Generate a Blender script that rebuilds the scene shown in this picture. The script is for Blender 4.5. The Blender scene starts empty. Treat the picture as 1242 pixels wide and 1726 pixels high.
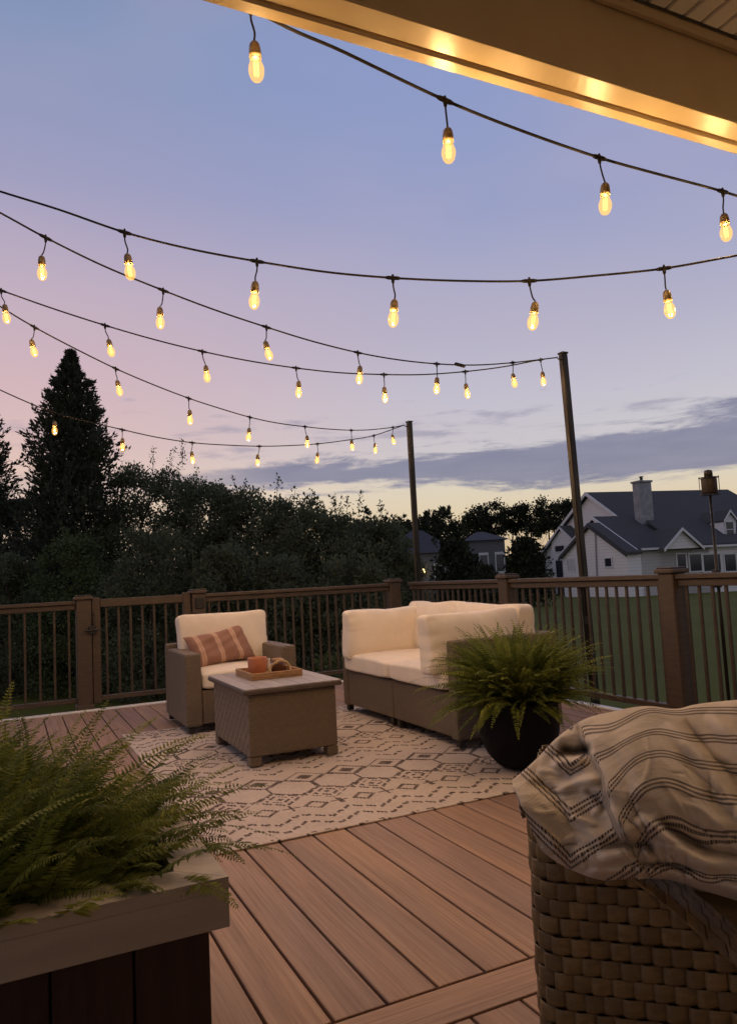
import bpy, bmesh, math, random
import numpy as np
from mathutils import Vector, Matrix
R = math.radians
random.seed(7)
rng = np.random.default_rng(11)
scene = bpy.context.scene
COL = scene.collection

# ------------------------------------------------------------------ camera
F, PITCH, ROLL, YAW, CAMH = 1264.2, 0.0852, 0.0509, 0.450, 1.0525
IW, IH = 1242.0, 1726.0
FW = Vector((math.sin(YAW)*math.cos(PITCH), math.cos(YAW)*math.cos(PITCH), math.sin(PITCH)))
RT = Vector((math.cos(YAW), -math.sin(YAW), 0.0))
UP = RT.cross(FW)
CO = Vector((0, 0, CAMH))
cam = bpy.data.cameras.new('camera'); camo = bpy.data.objects.new('camera', cam); COL.objects.link(camo)
cx = RT*math.cos(ROLL) - UP*math.sin(ROLL)
cy = RT*math.sin(ROLL) + UP*math.cos(ROLL)
m = Matrix((cx, cy, -FW)).transposed().to_4x4(); m.translation = CO
camo.matrix_world = m
cam.sensor_fit = 'HORIZONTAL'; cam.sensor_width = 36.0; cam.lens = F/IW*36.0
cam.clip_start = 0.05; cam.clip_end = 2000
scene.camera = camo

# ------------------------------------------------------------------ sky (dusk)
EXPOSURE = 0.0
SKY_STRENGTH = 1.0
scene.view_settings.view_transform = 'Standard'; scene.view_settings.look = 'None'
scene.view_settings.exposure = EXPOSURE; scene.view_settings.gamma = 1.0
scene.view_settings.use_curve_mapping = False
scene.render.engine = 'CYCLES'
try:
    scene.cycles.use_denoising = True; scene.cycles.denoiser = 'OPENIMAGEDENOISE'
except Exception:
    pass
scene.cycles.max_bounces = 6; scene.cycles.transparent_max_bounces = 12
scene.cycles.sample_clamp_indirect = 4.0

def srgb(r, g, b):
    def f(c):
        c /= 255.0
        return c/12.92 if c <= 0.04045 else ((c+0.055)/1.055)**2.4
    return (f(r), f(g), f(b), 1.0)

class NT:
    """small helper to write node trees"""
    def __init__(s, tree): s.t = tree; s.n = tree.nodes; s.l = tree.links
    def new(s, kind, **kw):
        n = s.n.new(kind)
        for k, v in kw.items(): setattr(n, k, v)
        return n
    def link(s, a, b): s.l.new(a, b)
    def val(s, sock, v):
        if isinstance(v, (int, float)): sock.default_value = v
        elif isinstance(v, (tuple, list)): sock.default_value = v
        else: s.link(v, sock)
    def math(s, op, a, b=0.0, c=None, clamp=False):
        n = s.new('ShaderNodeMath', operation=op); n.use_clamp = clamp
        s.val(n.inputs[0], a); s.val(n.inputs[1], b)
        if c is not None: s.val(n.inputs[2], c)
        return n.outputs[0]
    def ramp(s, fac, stops, interp='LINEAR'):
        n = s.new('ShaderNodeValToRGB'); n.color_ramp.interpolation = interp
        e = n.color_ramp.elements
        while len(e) < len(stops): e.new(0.5)
        for i, (p, c) in enumerate(stops):
            e[i].position = p; e[i].color = c if len(c) == 4 else (*c, 1)
        s.val(n.inputs[0], fac); return n.outputs[0]
    def smooth(s, v, a, b, x=0.0, y=1.0):
        n = s.new('ShaderNodeMapRange', interpolation_type='SMOOTHSTEP')
        s.val(n.inputs[0], v); s.val(n.inputs[1], a); s.val(n.inputs[2], b); s.val(n.inputs[3], x); s.val(n.inputs[4], y)
        return n.outputs[0]
    def mix(s, fac, a, b, blend='MIX'):
        n = s.new('ShaderNodeMix', data_type='RGBA', blend_type=blend)
        s.val(n.inputs[0], fac); s.val(n.inputs[6], a); s.val(n.inputs[7], b); return n.outputs[2]
    def noise(s, vec, scale, detail=4, rough=0.5, dist=0.0):
        n = s.new('ShaderNodeTexNoise'); n.inputs['Scale'].default_value = scale
        n.inputs['Detail'].default_value = detail; n.inputs['Roughness'].default_value = rough
        n.inputs['Distortion'].default_value = dist
        if vec is not None: s.link(vec, n.inputs['Vector'])
        return n.outputs[0]
    def comb(s, x, y, z):
        n = s.new('ShaderNodeCombineXYZ'); s.val(n.inputs[0], x); s.val(n.inputs[1], y); s.val(n.inputs[2], z); return n.outputs[0]
    def sep(s, v):
        n = s.new('ShaderNodeSeparateXYZ'); s.link(v, n.inputs[0]); return n.outputs

def build_world():
    w = bpy.data.worlds.new('World'); scene.world = w; w.use_nodes = True
    t = NT(w.node_tree); w.node_tree.nodes.clear()
    tc = t.new('ShaderNodeTexCoord')
    x, y, z = t.sep(tc.outputs['Generated'])
    el = t.math('MULTIPLY', t.math('ARCSINE', z), 180/math.pi)          # elevation in degrees
    az = t.math('MULTIPLY', t.math('ARCTAN2', x, y), 180/math.pi)       # 0 = +y, positive towards +x
    e01 = t.math('DIVIDE', el, 60.0, clamp=True)
    def st(deg, *c): return (deg/60.0, srgb(*c))
    west = t.ramp(e01, [st(0, 222, 186, 150), st(6, 234, 206, 184), st(10, 224, 192, 184), st(15, 212, 182, 188), st(21, 192, 174, 192),
                        st(28, 160, 159, 192), st(37, 132, 149, 186), st(60, 92, 104, 140)])
    north = t.ramp(e01, [st(0, 204, 172, 136), st(4, 226, 206, 170), st(6.5, 222, 212, 190), st(9, 205, 202, 204), st(13, 195, 192, 206), st(18, 179, 177, 200),
                         st(26, 152, 160, 198), st(37, 136, 153, 199), st(60, 92, 104, 142)])
    a_mix = t.smooth(az, 0.0, 36.0)
    sky = t.mix(a_mix, west, north)
    # the far side of the dusk sky is a duller blue
    back = t.smooth(t.math('ABSOLUTE', t.math('SUBTRACT', az, 15.0)), 70.0, 150.0)
    sky = t.mix(back, sky, t.ramp(e01, [st(0, 166, 165, 174), st(30, 142, 147, 168), st(60, 96, 108, 144)]))
    # broad uneven tone
    big = t.noise(t.comb(t.math('MULTIPLY', az, 0.02), t.math('MULTIPLY', el, 0.05), 3.0), 1.6, 3, 0.5)
    sky = t.mix(t.smooth(big, 0.35, 0.7, 0.0, 0.22), sky, srgb(196, 178, 192))
    # low cloud bank: stretched noise within a band that climbs to the right
    wv = t.comb(t.math('MULTIPLY', az, 0.085), t.math('MULTIPLY', el, 0.55), 1.7)
    n1 = t.noise(wv, 1.0, 9, 0.68, 0.25)
    n2 = t.noise(t.comb(t.math('MULTIPLY', az, 0.16), t.math('MULTIPLY', el, 0.9), 5.1), 1.0, 6, 0.6, 0.2)
    mid = t.math('ADD', 8.0, t.math('MULTIPLY', t.math('SUBTRACT', az, 30.0), 0.022))
    d = t.math('SUBTRACT', el, mid)
    halfw = t.math('MULTIPLY', t.smooth(az, 6.0, 52.0, 0.75, 1.75), 1.0)
    band = t.math('SUBTRACT', 1.0, t.math('DIVIDE', t.math('ABSOLUTE', d), t.math('MULTIPLY', halfw, 1.35)))
    dens = t.math('ADD', t.math('MULTIPLY', band, 0.75), t.math('MULTIPLY', t.math('SUBTRACT', n1, 0.5), 3.0))
    cl = t.smooth(dens, -0.02, 0.45)
    cl = t.math('MULTIPLY', cl, t.smooth(az, 8.0, 20.0, 0.25, 0.9))
    ccol = t.mix(n2, srgb(112, 116, 144), srgb(146, 146, 168))
    sky = t.mix(cl, sky, ccol)
    # thin wisps above it
    wb = t.math('SUBTRACT', 1.0, t.math('DIVIDE', t.math('ABSOLUTE', t.math('SUBTRACT', el, 11.3)), 2.2))
    wd = t.math('ADD', t.math('MULTIPLY', wb, 0.35), t.math('MULTIPLY', t.math('SUBTRACT', n2, 0.56), 2.4))
    sky = t.mix(t.math('MULTIPLY', t.smooth(wd, 0.12, 0.6), 0.62), sky, srgb(150, 146, 168))
    bg = t.new('ShaderNodeBackground'); t.link(sky, bg.inputs[0]); bg.inputs[1].default_value = SKY_STRENGTH
    out = t.new('ShaderNodeOutputWorld'); t.link(bg.outputs[0], out.inputs[0])
build_world()
BULB_WATTS = 8.5          # each bulb's own lamp

# ------------------------------------------------------------------ pixel measurements -> points in the place
def _dir(px):
    u, v = px[0]-IW/2, px[1]-863.0
    c, s = math.cos(ROLL), math.sin(ROLL)
    u, v = c*u - s*v, s*u + c*v
    return FW + RT*(u/F) - UP*(v/F)
def atD(px, d): return CO + _dir(px)*d
def atZ(px, z=0.0): v = _dir(px); return CO + v*((z-CAMH)/v.z)
def atX(px, x): v = _dir(px); return CO + v*(x/v.x)
def atY(px, y): v = _dir(px); return CO + v*(y/v.y)
def atPlane(px, p, n): v = _dir(px); return CO + v*((p-CO).dot(n)/v.dot(n))

# ------------------------------------------------------------------ materials
MATS = {}
def pbsdf(name, base=(0.5, 0.5, 0.5, 1), rough=0.6, spec=0.4, metallic=0.0):
    mt = bpy.data.materials.new(name); mt.use_nodes = True
    t = NT(mt.node_tree); b = mt.node_tree.nodes['Principled BSDF']
    b.inputs['Base Color'].default_value = base; b.inputs['Roughness'].default_value = rough
    b.inputs['Specular IOR Level'].default_value = spec; b.inputs['Metallic'].default_value = metallic
    MATS[name] = mt
    return mt, t, b
def bump(t, b, h, dist=0.01, strength=1.0):
    n = t.new('ShaderNodeBump'); n.inputs['Distance'].default_value = dist; n.inputs['Strength'].default_value = strength
    t.link(h, n.inputs['Height']); t.link(n.outputs[0], b.inputs['Normal'])
def objco(t): return t.new('ShaderNodeTexCoord').outputs['Object']

def mottled(name, c1, c2, scale, rough=0.6, bscale=0, bdist=0.004, spec=0.4, detail=5, stretch=None, metallic=0.0):
    mt, t, b = pbsdf(name, rough=rough, spec=spec, metallic=metallic)
    co = objco(t)
    if stretch:
        mp = t.new('ShaderNodeMapping'); t.link(co, mp.inputs[0]); mp.inputs['Scale'].default_value = stretch; co = mp.outputs[0]
    n = t.noise(co, scale, detail, 0.6)
    t.link(t.mix(t.smooth(n, 0.3, 0.7), (*c1, 1), (*c2, 1)), b.inputs['Base Color'])
    if bscale: bump(t, b, t.noise(co, bscale, 5, 0.6), bdist)
    return mt

def deck_mat():
    mt, t, b = pbsdf('deck_board', rough=0.55, spec=0.35)
    geo = t.new('ShaderNodeNewGeometry'); rnd = geo.outputs['Random Per Island']
    uv = t.new('ShaderNodeUVMap').outputs[0]
    u, v, _ = t.sep(uv)                                        # v runs along the board in metres
    off = t.math('MULTIPLY', rnd, 37.0)
    p = t.comb(t.math('MULTIPLY', u, 9.0), t.math('ADD', t.math('MULTIPLY', v, 0.9), off), off)
    broad = t.noise(p, 1.0, 3, 0.5, 0.3)
    p2 = t.comb(t.math('MULTIPLY', u, 120.0), t.math('ADD', t.math('MULTIPLY', v, 2.2), off), off)
    grain = t.noise(p2, 1.0, 5, 0.65, 0.4)
    base = t.ramp(rnd, [(0.0, (0.365, 0.232, 0.155)), (0.22, (0.405, 0.25, 0.155)), (0.42, (0.37, 0.24, 0.17)), (0.6, (0.42, 0.26, 0.15)),
                        (0.8, (0.315, 0.20, 0.145)), (0.955, (0.48, 0.25, 0.115))], 'CONSTANT')
    c = t.mix(t.smooth(broad, 0.3, 0.72, 0.0, 0.55), base, (0.235, 0.16, 0.125, 1))
    c = t.mix(t.smooth(broad, 0.62, 0.30, 0.0, 0.35), c, (0.46, 0.285, 0.16, 1))
    p3 = t.comb(t.math('MULTIPLY', u, 42.0), t.math('ADD', t.math('MULTIPLY', v, 1.1), off), off)
    streak = t.noise(p3, 1.0, 4, 0.6, 0.6)
    c = t.mix(t.smooth(streak, 0.52, 0.74, 0.0, 0.34), c, (0.21, 0.135, 0.105, 1))
    c = t.mix(t.smooth(streak, 0.46, 0.28, 0.0, 0.25), c, (0.47, 0.30, 0.19, 1))
    c = t.mix(t.smooth(grain, 0.35, 0.75, 0.0, 0.6), c, (0.17, 0.10, 0.075, 1))
    blot = t.noise(objco(t), 2.3, 5, 0.65, 0.5)
    c = t.mix(t.smooth(blot, 0.55, 0.75, 0.0, 0.35), c, (0.20, 0.135, 0.105, 1))
    t.link(c, b.inputs['Base Color'])
    t.link(t.smooth(grain, 0.2, 0.8, 0.42, 0.66), b.inputs['Roughness'])
    bump(t, b, t.math('ADD', grain, streak), 0.0018, 0.9)
    return mt
M_DECK = deck_mat()

def weave_mat(name, c1, c2, sx=70.0, diag=False, bd=0.004):
    """small resin-wicker weave, mapped in object metres by face direction"""
    mt, t, b = pbsdf(name, rough=0.5, spec=0.4)
    co = objco(t); x, y, z = t.sep(co)
    h = t.math('ADD', x, y)
    if diag:
        a = t.math('ADD', h, z); c = t.math('SUBTRACT', h, z)
        wa = t.math('SINE', t.math('MULTIPLY', a, sx*0.9)); wc = t.math('SINE', t.math('MULTIPLY', c, sx*0.9))
        hgt = t.math('MAXIMUM', t.math('MULTIPLY', wa, 1.0), t.math('MULTIPLY', wc, 0.55))
    else:
        wa = t.math('SINE', t.math('MULTIPLY', h, 250.0)); wz = t.math('SINE', t.math('MULTIPLY', z, 400.0))
        hgt = t.math('ADD', t.math('MULTIPLY', t.math('MULTIPLY', wa, wz), 0.8), t.math('MULTIPLY', t.math('ABSOLUTE', wz), 0.5))
    n = t.noise(co, 40, 4, 0.6)
    f = t.math('ADD', t.math('MULTIPLY', hgt, 0.3), t.math('ADD', t.math('MULTIPLY', n, 0.5), 0.2), clamp=True)
    t.link(t.mix(f, (*c2, 1), (*c1, 1)), b.inputs['Base Color'])
    bump(t, b, hgt, bd, 0.8)
    return mt
M_WICKER = weave_mat('brown_wicker', (0.215, 0.163, 0.112), (0.088, 0.065, 0.044), bd=0.004)
M_WICKER_DIAG = weave_mat('brown_wicker_herringbone', (0.225, 0.170, 0.118), (0.085, 0.062, 0.043), 85.0, True, 0.006)
M_FOOT = mottled('dark_plastic', (0.02, 0.018, 0.016), (0.04, 0.035, 0.03), 60, 0.5)

def fabric_mat(name, c1, c2):
    mt, t, b = pbsdf(name, rough=0.9, spec=0.15)
    co = objco(t); n = t.noise(co, 7, 4, 0.6); f = t.noise(co, 380, 3, 0.7)
    t.link(t.mix(t.smooth(n, 0.3, 0.7), (*c1, 1), (*c2, 1)), b.inputs['Base Color'])
    b.inputs['Sheen Weight'].default_value = 0.15
    bump(t, b, f, 0.0012, 0.6)
    return mt
M_CUSHION = fabric_mat('cream_fabric', (0.76, 0.67, 0.56), (0.82, 0.73, 0.62))

def rail_mat(name, c1, c2): return mottled(name, c1, c2, 9, 0.5, 90, 0.0015, stretch=(1, 1, 6))
M_RAIL = rail_mat('brown_composite', (0.056, 0.040, 0.028), (0.082, 0.057, 0.039))
M_BAL = mottled('bronze_metal', (0.052, 0.039, 0.030), (0.075, 0.055, 0.041), 25, 0.45, metallic=0.1)
M_BLACK = mottled('black_metal', (0.012, 0.012, 0.013), (0.025, 0.024, 0.023), 50, 0.45)
M_POLE = mottled('bronze_pole_metal', (0.022, 0.019, 0.016), (0.042, 0.036, 0.029), 12, 0.30, metallic=0.55, stretch=(1, 1, 0.3))
M_CABLE = mottled('black_rubber', (0.012, 0.011, 0.012), (0.022, 0.02, 0.02), 80, 0.8, spec=0.15)
M_SOCKET = mottled('dark_bronze_socket', (0.12, 0.085, 0.04), (0.18, 0.13, 0.06), 90, 0.35)
M_WHITE_TRIM = mottled('white_vinyl', (0.74, 0.74, 0.73), (0.80, 0.79, 0.77), 5, 0.32, 30, 0.0008, spec=0.5)
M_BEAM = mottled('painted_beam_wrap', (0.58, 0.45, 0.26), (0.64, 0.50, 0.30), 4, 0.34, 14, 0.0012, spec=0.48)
M_PLTRIM = mottled('planter_trim_paint', (0.36, 0.315, 0.255), (0.43, 0.375, 0.30), 6, 0.5, 60, 0.001, stretch=(0.4, 3, 3))
M_PLBODY = mottled('stained_planter_wood', (0.028, 0.014, 0.010), (0.045, 0.022, 0.015), 7, 0.55, 50, 0.0015, stretch=(6, 6, 0.5))
M_SOIL = mottled('potting_soil', (0.018, 0.012, 0.008), (0.05, 0.035, 0.025), 40, 0.95, 60, 0.02)
M_POT = mottled('black_glazed_pot', (0.004, 0.004, 0.006), (0.008, 0.008, 0.010), 8, 0.7, 22, 0.0015, spec=0.12)
M_TRAYWOOD = mottled('tray_wood', (0.28, 0.15, 0.07), (0.42, 0.24, 0.11), 22, 0.5, 60, 0.001, stretch=(1, 6, 4))
M_TERRA = mottled('terracotta_glaze', (0.36, 0.12, 0.055), (0.46, 0.17, 0.08), 18, 0.4)
M_BEADS = mottled('pale_wood_bead', (0.42, 0.29, 0.15), (0.55, 0.40, 0.22), 60, 0.5)
M_AMBER = mottled('brown_glass_jar', (0.07, 0.025, 0.012), (0.11, 0.04, 0.02), 20, 0.12, spec=0.6)
M_CERAMIC = mottled('white_ceramic', (0.72, 0.68, 0.6), (0.78, 0.74, 0.66), 15, 0.3)
M_BARK = mottled('bark', (0.035, 0.027, 0.02), (0.07, 0.055, 0.042), 12, 0.9, 30, 0.02, stretch=(1, 1, 0.25))
M_SIDING = None

def leaf_mat(name, c1, c2, c3, trans=0.25, attr=False):
    mt, t, b = pbsdf(name, rough=0.65, spec=0.12)
    geo = t.new('ShaderNodeNewGeometry'); rnd = geo.outputs['Random Per Island']
    n = t.noise(objco(t), 0.9, 3, 0.6)
    c = t.mix(rnd, (*c1, 1), (*c2, 1))
    c = t.mix(t.smooth(n, 0.4, 0.68, 0.0, 0.8), c, (*c3, 1))
    if attr:
        a = t.new('ShaderNodeAttribute'); a.attribute_name = 'young'
        c = t.mix(a.outputs['Fac'], c, (0.27, 0.30, 0.06, 1))
    t.link(c, b.inputs['Base Color'])
    tr = t.new('ShaderNodeBsdfTranslucent'); t.link(c, tr.inputs[0])
    mx = t.new('ShaderNodeMixShader'); mx.inputs[0].default_value = trans
    t.link(b.outputs[0], mx.inputs[1]); t.link(tr.outputs[0], mx.inputs[2])
    t.link(mx.outputs[0], mt.node_tree.nodes['Material Output'].inputs[0])
    return mt
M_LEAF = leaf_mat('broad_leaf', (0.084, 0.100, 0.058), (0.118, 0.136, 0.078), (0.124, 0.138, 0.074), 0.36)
M_LEAF_LIGHT = leaf_mat('light_leaf', (0.055, 0.080, 0.034), (0.085, 0.112, 0.045), (0.095, 0.118, 0.048), 0.25)
M_CONIFER = leaf_mat('conifer_needle', (0.040, 0.048, 0.036), (0.062, 0.072, 0.048), (0.070, 0.078, 0.048), 0.2)
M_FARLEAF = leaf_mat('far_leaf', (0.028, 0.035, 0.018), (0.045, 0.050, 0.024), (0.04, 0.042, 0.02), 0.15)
M_FERN = leaf_mat('fern_leaf', (0.074, 0.104, 0.020), (0.135, 0.168, 0.035), (0.112, 0.140, 0.027), 0.32, True)

# ------------------------------------------------------------------ mesh helpers
class MB:
    def __init__(s): s.bm = bmesh.new()
    def box(s, lo, hi, bev=0.0, mat=None, seg=1):
        lo, hi = Vector(lo), Vector(hi)
        r = bmesh.ops.create_cube(s.bm, size=1.0)
        vs = r['verts']; c = (lo+hi)/2; d = hi-lo
        for v in vs: v.co = Vector((v.co.x*d.x, v.co.y*d.y, v.co.z*d.z)) + c
        if bev:
            es = list({e for v in vs for e in v.link_edges})
            r2 = bmesh.ops.bevel(s.bm, geom=es, offset=bev, segments=seg, profile=0.5, affect='EDGES')
            vs = list({v for f in r2['faces'] for v in f.verts} | {v for v in vs if v.is_valid})
        if mat is not None:
            bmesh.ops.transform(s.bm, matrix=mat, verts=[v for v in vs if v.is_valid])
        return s
    def tube(s, pts, rad, n=8, caps=True):
        pts = [Vector(p) for p in pts]
        rad = rad if isinstance(rad, (list, tuple)) else [rad]*len(pts)
        rings = []; prev = None
        for i, p in enumerate(pts):
            a = pts[min(i+1, len(pts)-1)] - pts[max(i-1, 0)]
            a.normalize()
            if prev is None:
                ref = Vector((0, 0, 1)) if abs(a.z) < 0.9 else Vector((1, 0, 0))
                u = a.cross(ref).normalized()
            else:
                u = (prev - a*prev.dot(a)).normalized()
            prev = u; w = a.cross(u)
            rings.append([s.bm.verts.new(p + (u*math.cos(2*math.pi*k/n) + w*math.sin(2*math.pi*k/n))*rad[i]) for k in range(n)])
        for i in range(len(rings)-1):
            for k in range(n):
                s.bm.faces.new((rings[i][k], rings[i][(k+1) % n], rings[i+1][(k+1) % n], rings[i+1][k]))
        if caps:
            s.bm.faces.new(rings[0][::-1]); s.bm.faces.new(rings[-1])
        return s
    def lathe(s, prof, c=(0, 0, 0), n=24, mi=0, cap=True):
        c = Vector(c); rings = []
        for r, z in prof:
            rings.append([s.bm.verts.new(c + Vector((r*math.cos(2*math.pi*k/n), r*math.sin(2*math.pi*k/n), z))) for k in range(n)])
        for i in range(len(rings)-1):
            for k in range(n):
                f = s.bm.faces.new((rings[i][k], rings[i][(k+1) % n], rings[i+1][(k+1) % n], rings[i+1][k])); f.material_index = mi
        if cap:
            f = s.bm.faces.new(rings[0][::-1]); f.material_index = mi
            f = s.bm.faces.new(rings[-1]); f.material_index = mi
        return s
    def poly(s, pts):
        return s.bm.faces.new([s.bm.verts.new(Vector(p)) for p in pts])
    def prism(s, pts, vec):
        """closed solid from a planar outline pushed along vec"""
        vec = Vector(vec); a = [s.bm.verts.new(Vector(p)) for p in pts]; b = [s.bm.verts.new(Vector(p)+vec) for p in pts]
        n = len(a)
        s.bm.faces.new(a[::-1]); s.bm.faces.new(b)
        for i in range(n): s.bm.faces.new((a[i], a[(i+1) % n], b[(i+1) % n], b[i]))
        return s
    def build(s, name, mat, parent=None, smooth=False, origin=None):
        bmesh.ops.recalc_face_normals(s.bm, faces=s.bm.faces[:])
        me = bpy.data.meshes.new(name); s.bm.to_mesh(me); s.bm.free()
        return link(name, me, mat, parent, smooth, origin)
def link(name, me, mat, parent=None, smooth=False, origin=None):
    if mat is not None:
        for mm in (mat if isinstance(mat, (list, tuple)) else [mat]): me.materials.append(mm)
    if smooth:
        me.polygons.foreach_set('use_smooth', [True]*len(me.polygons))
    o = bpy.data.objects.new(name, me); COL.objects.link(o)
    if parent is not None:
        o.parent = parent
        loc = Vector(parent.location); q = parent.parent
        while q is not None: loc += Vector(q.location); q = q.parent
        if parent.type == 'EMPTY': o.location = -loc          # vertices are given in scene metres
    elif origin is not None:
        me.transform(Matrix.Translation(-Vector(origin))); o.location = origin
    return o
def tag(o, label, cat, group=None, kind=None):
    o['label'] = label; o['category'] = cat
    if group: o['group'] = group
    if kind: o['kind'] = kind
    return o
def thing(name, label, cat, loc=(0, 0, 0), group=None):
    o = bpy.data.objects.new(name, None); COL.objects.link(o); o.location = loc; o.empty_display_size = 0.1
    return tag(o, label, cat, group)
def struct(o, label=None):
    o['kind'] = 'structure'
    return o
def np_mesh(name, verts, quads, attr=None):
    me = bpy.data.meshes.new(name)
    nv, nq = len(verts), len(quads)
    me.vertices.add(nv); me.vertices.foreach_set('co', np.asarray(verts, np.float32).ravel())
    me.loops.add(nq*4); me.loops.foreach_set('vertex_index', np.asarray(quads, np.int32).ravel())
    me.polygons.add(nq); me.polygons.foreach_set('loop_start', np.arange(0, nq*4, 4, dtype=np.int32))
    me.polygons.foreach_set('loop_total', np.full(nq, 4, np.int32))
    me.update(calc_edges=True)
    if attr:
        for k, arr in attr.items():
            a = me.attributes.new(k, 'FLOAT', 'POINT'); a.data.foreach_set('value', np.asarray(arr, np.float32))
    return me
def leaves(pos, dirs, length, width, seed=0):
    """diamond leaves: arrays (N,3),(N,3),(N,),(N,) -> verts, quads"""
    rg = np.random.default_rng(seed)
    pos = np.asarray(pos); dirs = np.asarray(dirs); N = len(pos)
    dirs = dirs/np.linalg.norm(dirs, axis=1, keepdims=True)
    r = rg.normal(size=(N, 3)); side = np.cross(dirs, r); side /= np.linalg.norm(side, axis=1, keepdims=True)
    L = np.broadcast_to(length, (N,))[:, None]; W = np.broadcast_to(width, (N,))[:, None]
    v = np.stack([pos, pos+dirs*L*0.45+side*W/2, pos+dirs*L, pos+dirs*L*0.45-side*W/2], 1).reshape(-1, 3)
    q = np.arange(N*4).reshape(N, 4)
    return v, q

def cushion(name, c, size, parent, seed=0, puff=0.25, axis=2, wr=0.012, tilt=0.0, n=30, mat=None, sag=0.0, rotz=0.0, pinch=0.0):
    """stuffed cushion: a rounded box whose thin axis bulges, with wrinkles and a welt line"""
    rg = np.random.default_rng(seed)
    bm = bmesh.new(); bmesh.ops.create_cube(bm, size=2.0)
    bmesh.ops.subdivide_edges(bm, edges=bm.edges[:], cuts=n, use_grid_fill=True)
    P = np.array([v.co[:] for v in bm.verts]); S = np.array(size)/2
    k = 10.0
    nn = (np.abs(P)**k).sum(1)**(1/k); Q = P/nn[:, None]
    ax = [a for a in range(3) if a != axis]
    u, v, w = Q[:, ax[0]], Q[:, ax[1]], Q[:, axis]
    edge = np.maximum(np.abs(u), np.abs(v))
    thick = 1 - puff*np.clip(np.abs(u), 0, 1)**3 - puff*np.clip(np.abs(v), 0, 1)**3
    Q[:, axis] = w*thick
    corner = (np.abs(u)*np.abs(v))**4
    Q[:, ax[0]] = u*(1 - 0.050*(1-np.abs(v)**2)*0.6 + 0.045*corner - pinch*0.06*np.abs(v)**2)
    Q[:, ax[1]] = v*(1 - 0.060*(1-np.abs(u)**2)*0.7 + 0.045*corner)
    X = Q*S
    nrm = Q/np.linalg.norm(Q, axis=1, keepdims=True)
    disp = np.zeros(len(X))
    for i in range(16):
        f = rg.normal(size=3)*rg.uniform(4, 15); ph = rg.uniform(0, 6.28)
        disp += np.sin(X@f+ph)*wr*rg.uniform(0.2, 1)/2.6/(1+np.linalg.norm(f)/12)
    for i in range(9):                                    # pull wrinkles running in from the edges
        e = rg.choice([-1, 1]); vv = rg.uniform(-0.8, 0.8); wdt = rg.uniform(0.05, 0.09); ln = rg.uniform(0.25, 0.55)
        a, b2 = (u, v) if rg.random() < 0.6 else (v, u)
        t_ = np.clip((a*e-(1-ln))/ln, 0, 1)
        disp -= wr*0.45*np.exp(-((b2-vv-0.35*(1-a*e))/wdt)**2)*t_*np.clip((1.0-np.abs(a))/0.10, 0.25, 1)
    X = X + nrm*disp[:, None]
    if sag: X[:, 2] -= sag*(u**2)*(X[:, 2] > 0)
    M = Matrix.Translation(Vector(c)) @ Matrix.Rotation(rotz, 4, 'Z') @ Matrix.Rotation(tilt, 4, 'X' if axis == 1 else 'Y')
    for vt, co in zip(bm.verts, X): vt.co = M @ Vector(co)
    me = bpy.data.meshes.new(name); bm.to_mesh(me); bm.free()
    return link(name, me, mat or M_CUSHION, parent, True)

# ------------------------------------------------------------------ ground and deck
LAWN = -0.9
def lawn_z(x, y):
    d = math.hypot(x, y); return LAWN - 0.75*min(max((d-22)/50.0, 0), 1)**1.2
def build_ground():
    mt, t, b = pbsdf('lawn_grass', rough=0.85, spec=0.15)
    co = objco(t)
    n1 = t.noise(co, 0.22, 5, 0.6); n2 = t.noise(co, 9.0, 5, 0.75); n3 = t.noise(co, 60.0, 3, 0.7)
    c = t.mix(t.smooth(n1, 0.3, 0.7), (0.105, 0.108, 0.014, 1), (0.145, 0.145, 0.020, 1))
    c = t.mix(t.smooth(n2, 0.35, 0.7, 0.0, 0.6), c, (0.135, 0.14, 0.03, 1))
    c = t.mix(t.smooth(n3, 0.45, 0.75, 0.0, 0.6), c, (0.04, 0.046, 0.016, 1))
    t.link(c, b.inputs['Base Color']); bump(t, b, n3, 0.03, 0.8)
    xs = np.concatenate([np.linspace(-900, -60, 15), np.linspace(-50, 130, 73), np.linspace(140, 900, 15)])
    V = [(x, y, lawn_z(x, y)) for y in xs for x in xs]; n = len(xs)
    Q = [(j*n+i, j*n+i+1, (j+1)*n+i+1, (j+1)*n+i) for j in range(n-1) for i in range(n-1)]
    struct(link('lawn', np_mesh('lawn', V, Q), mt, None, True))
build_ground()

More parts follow.
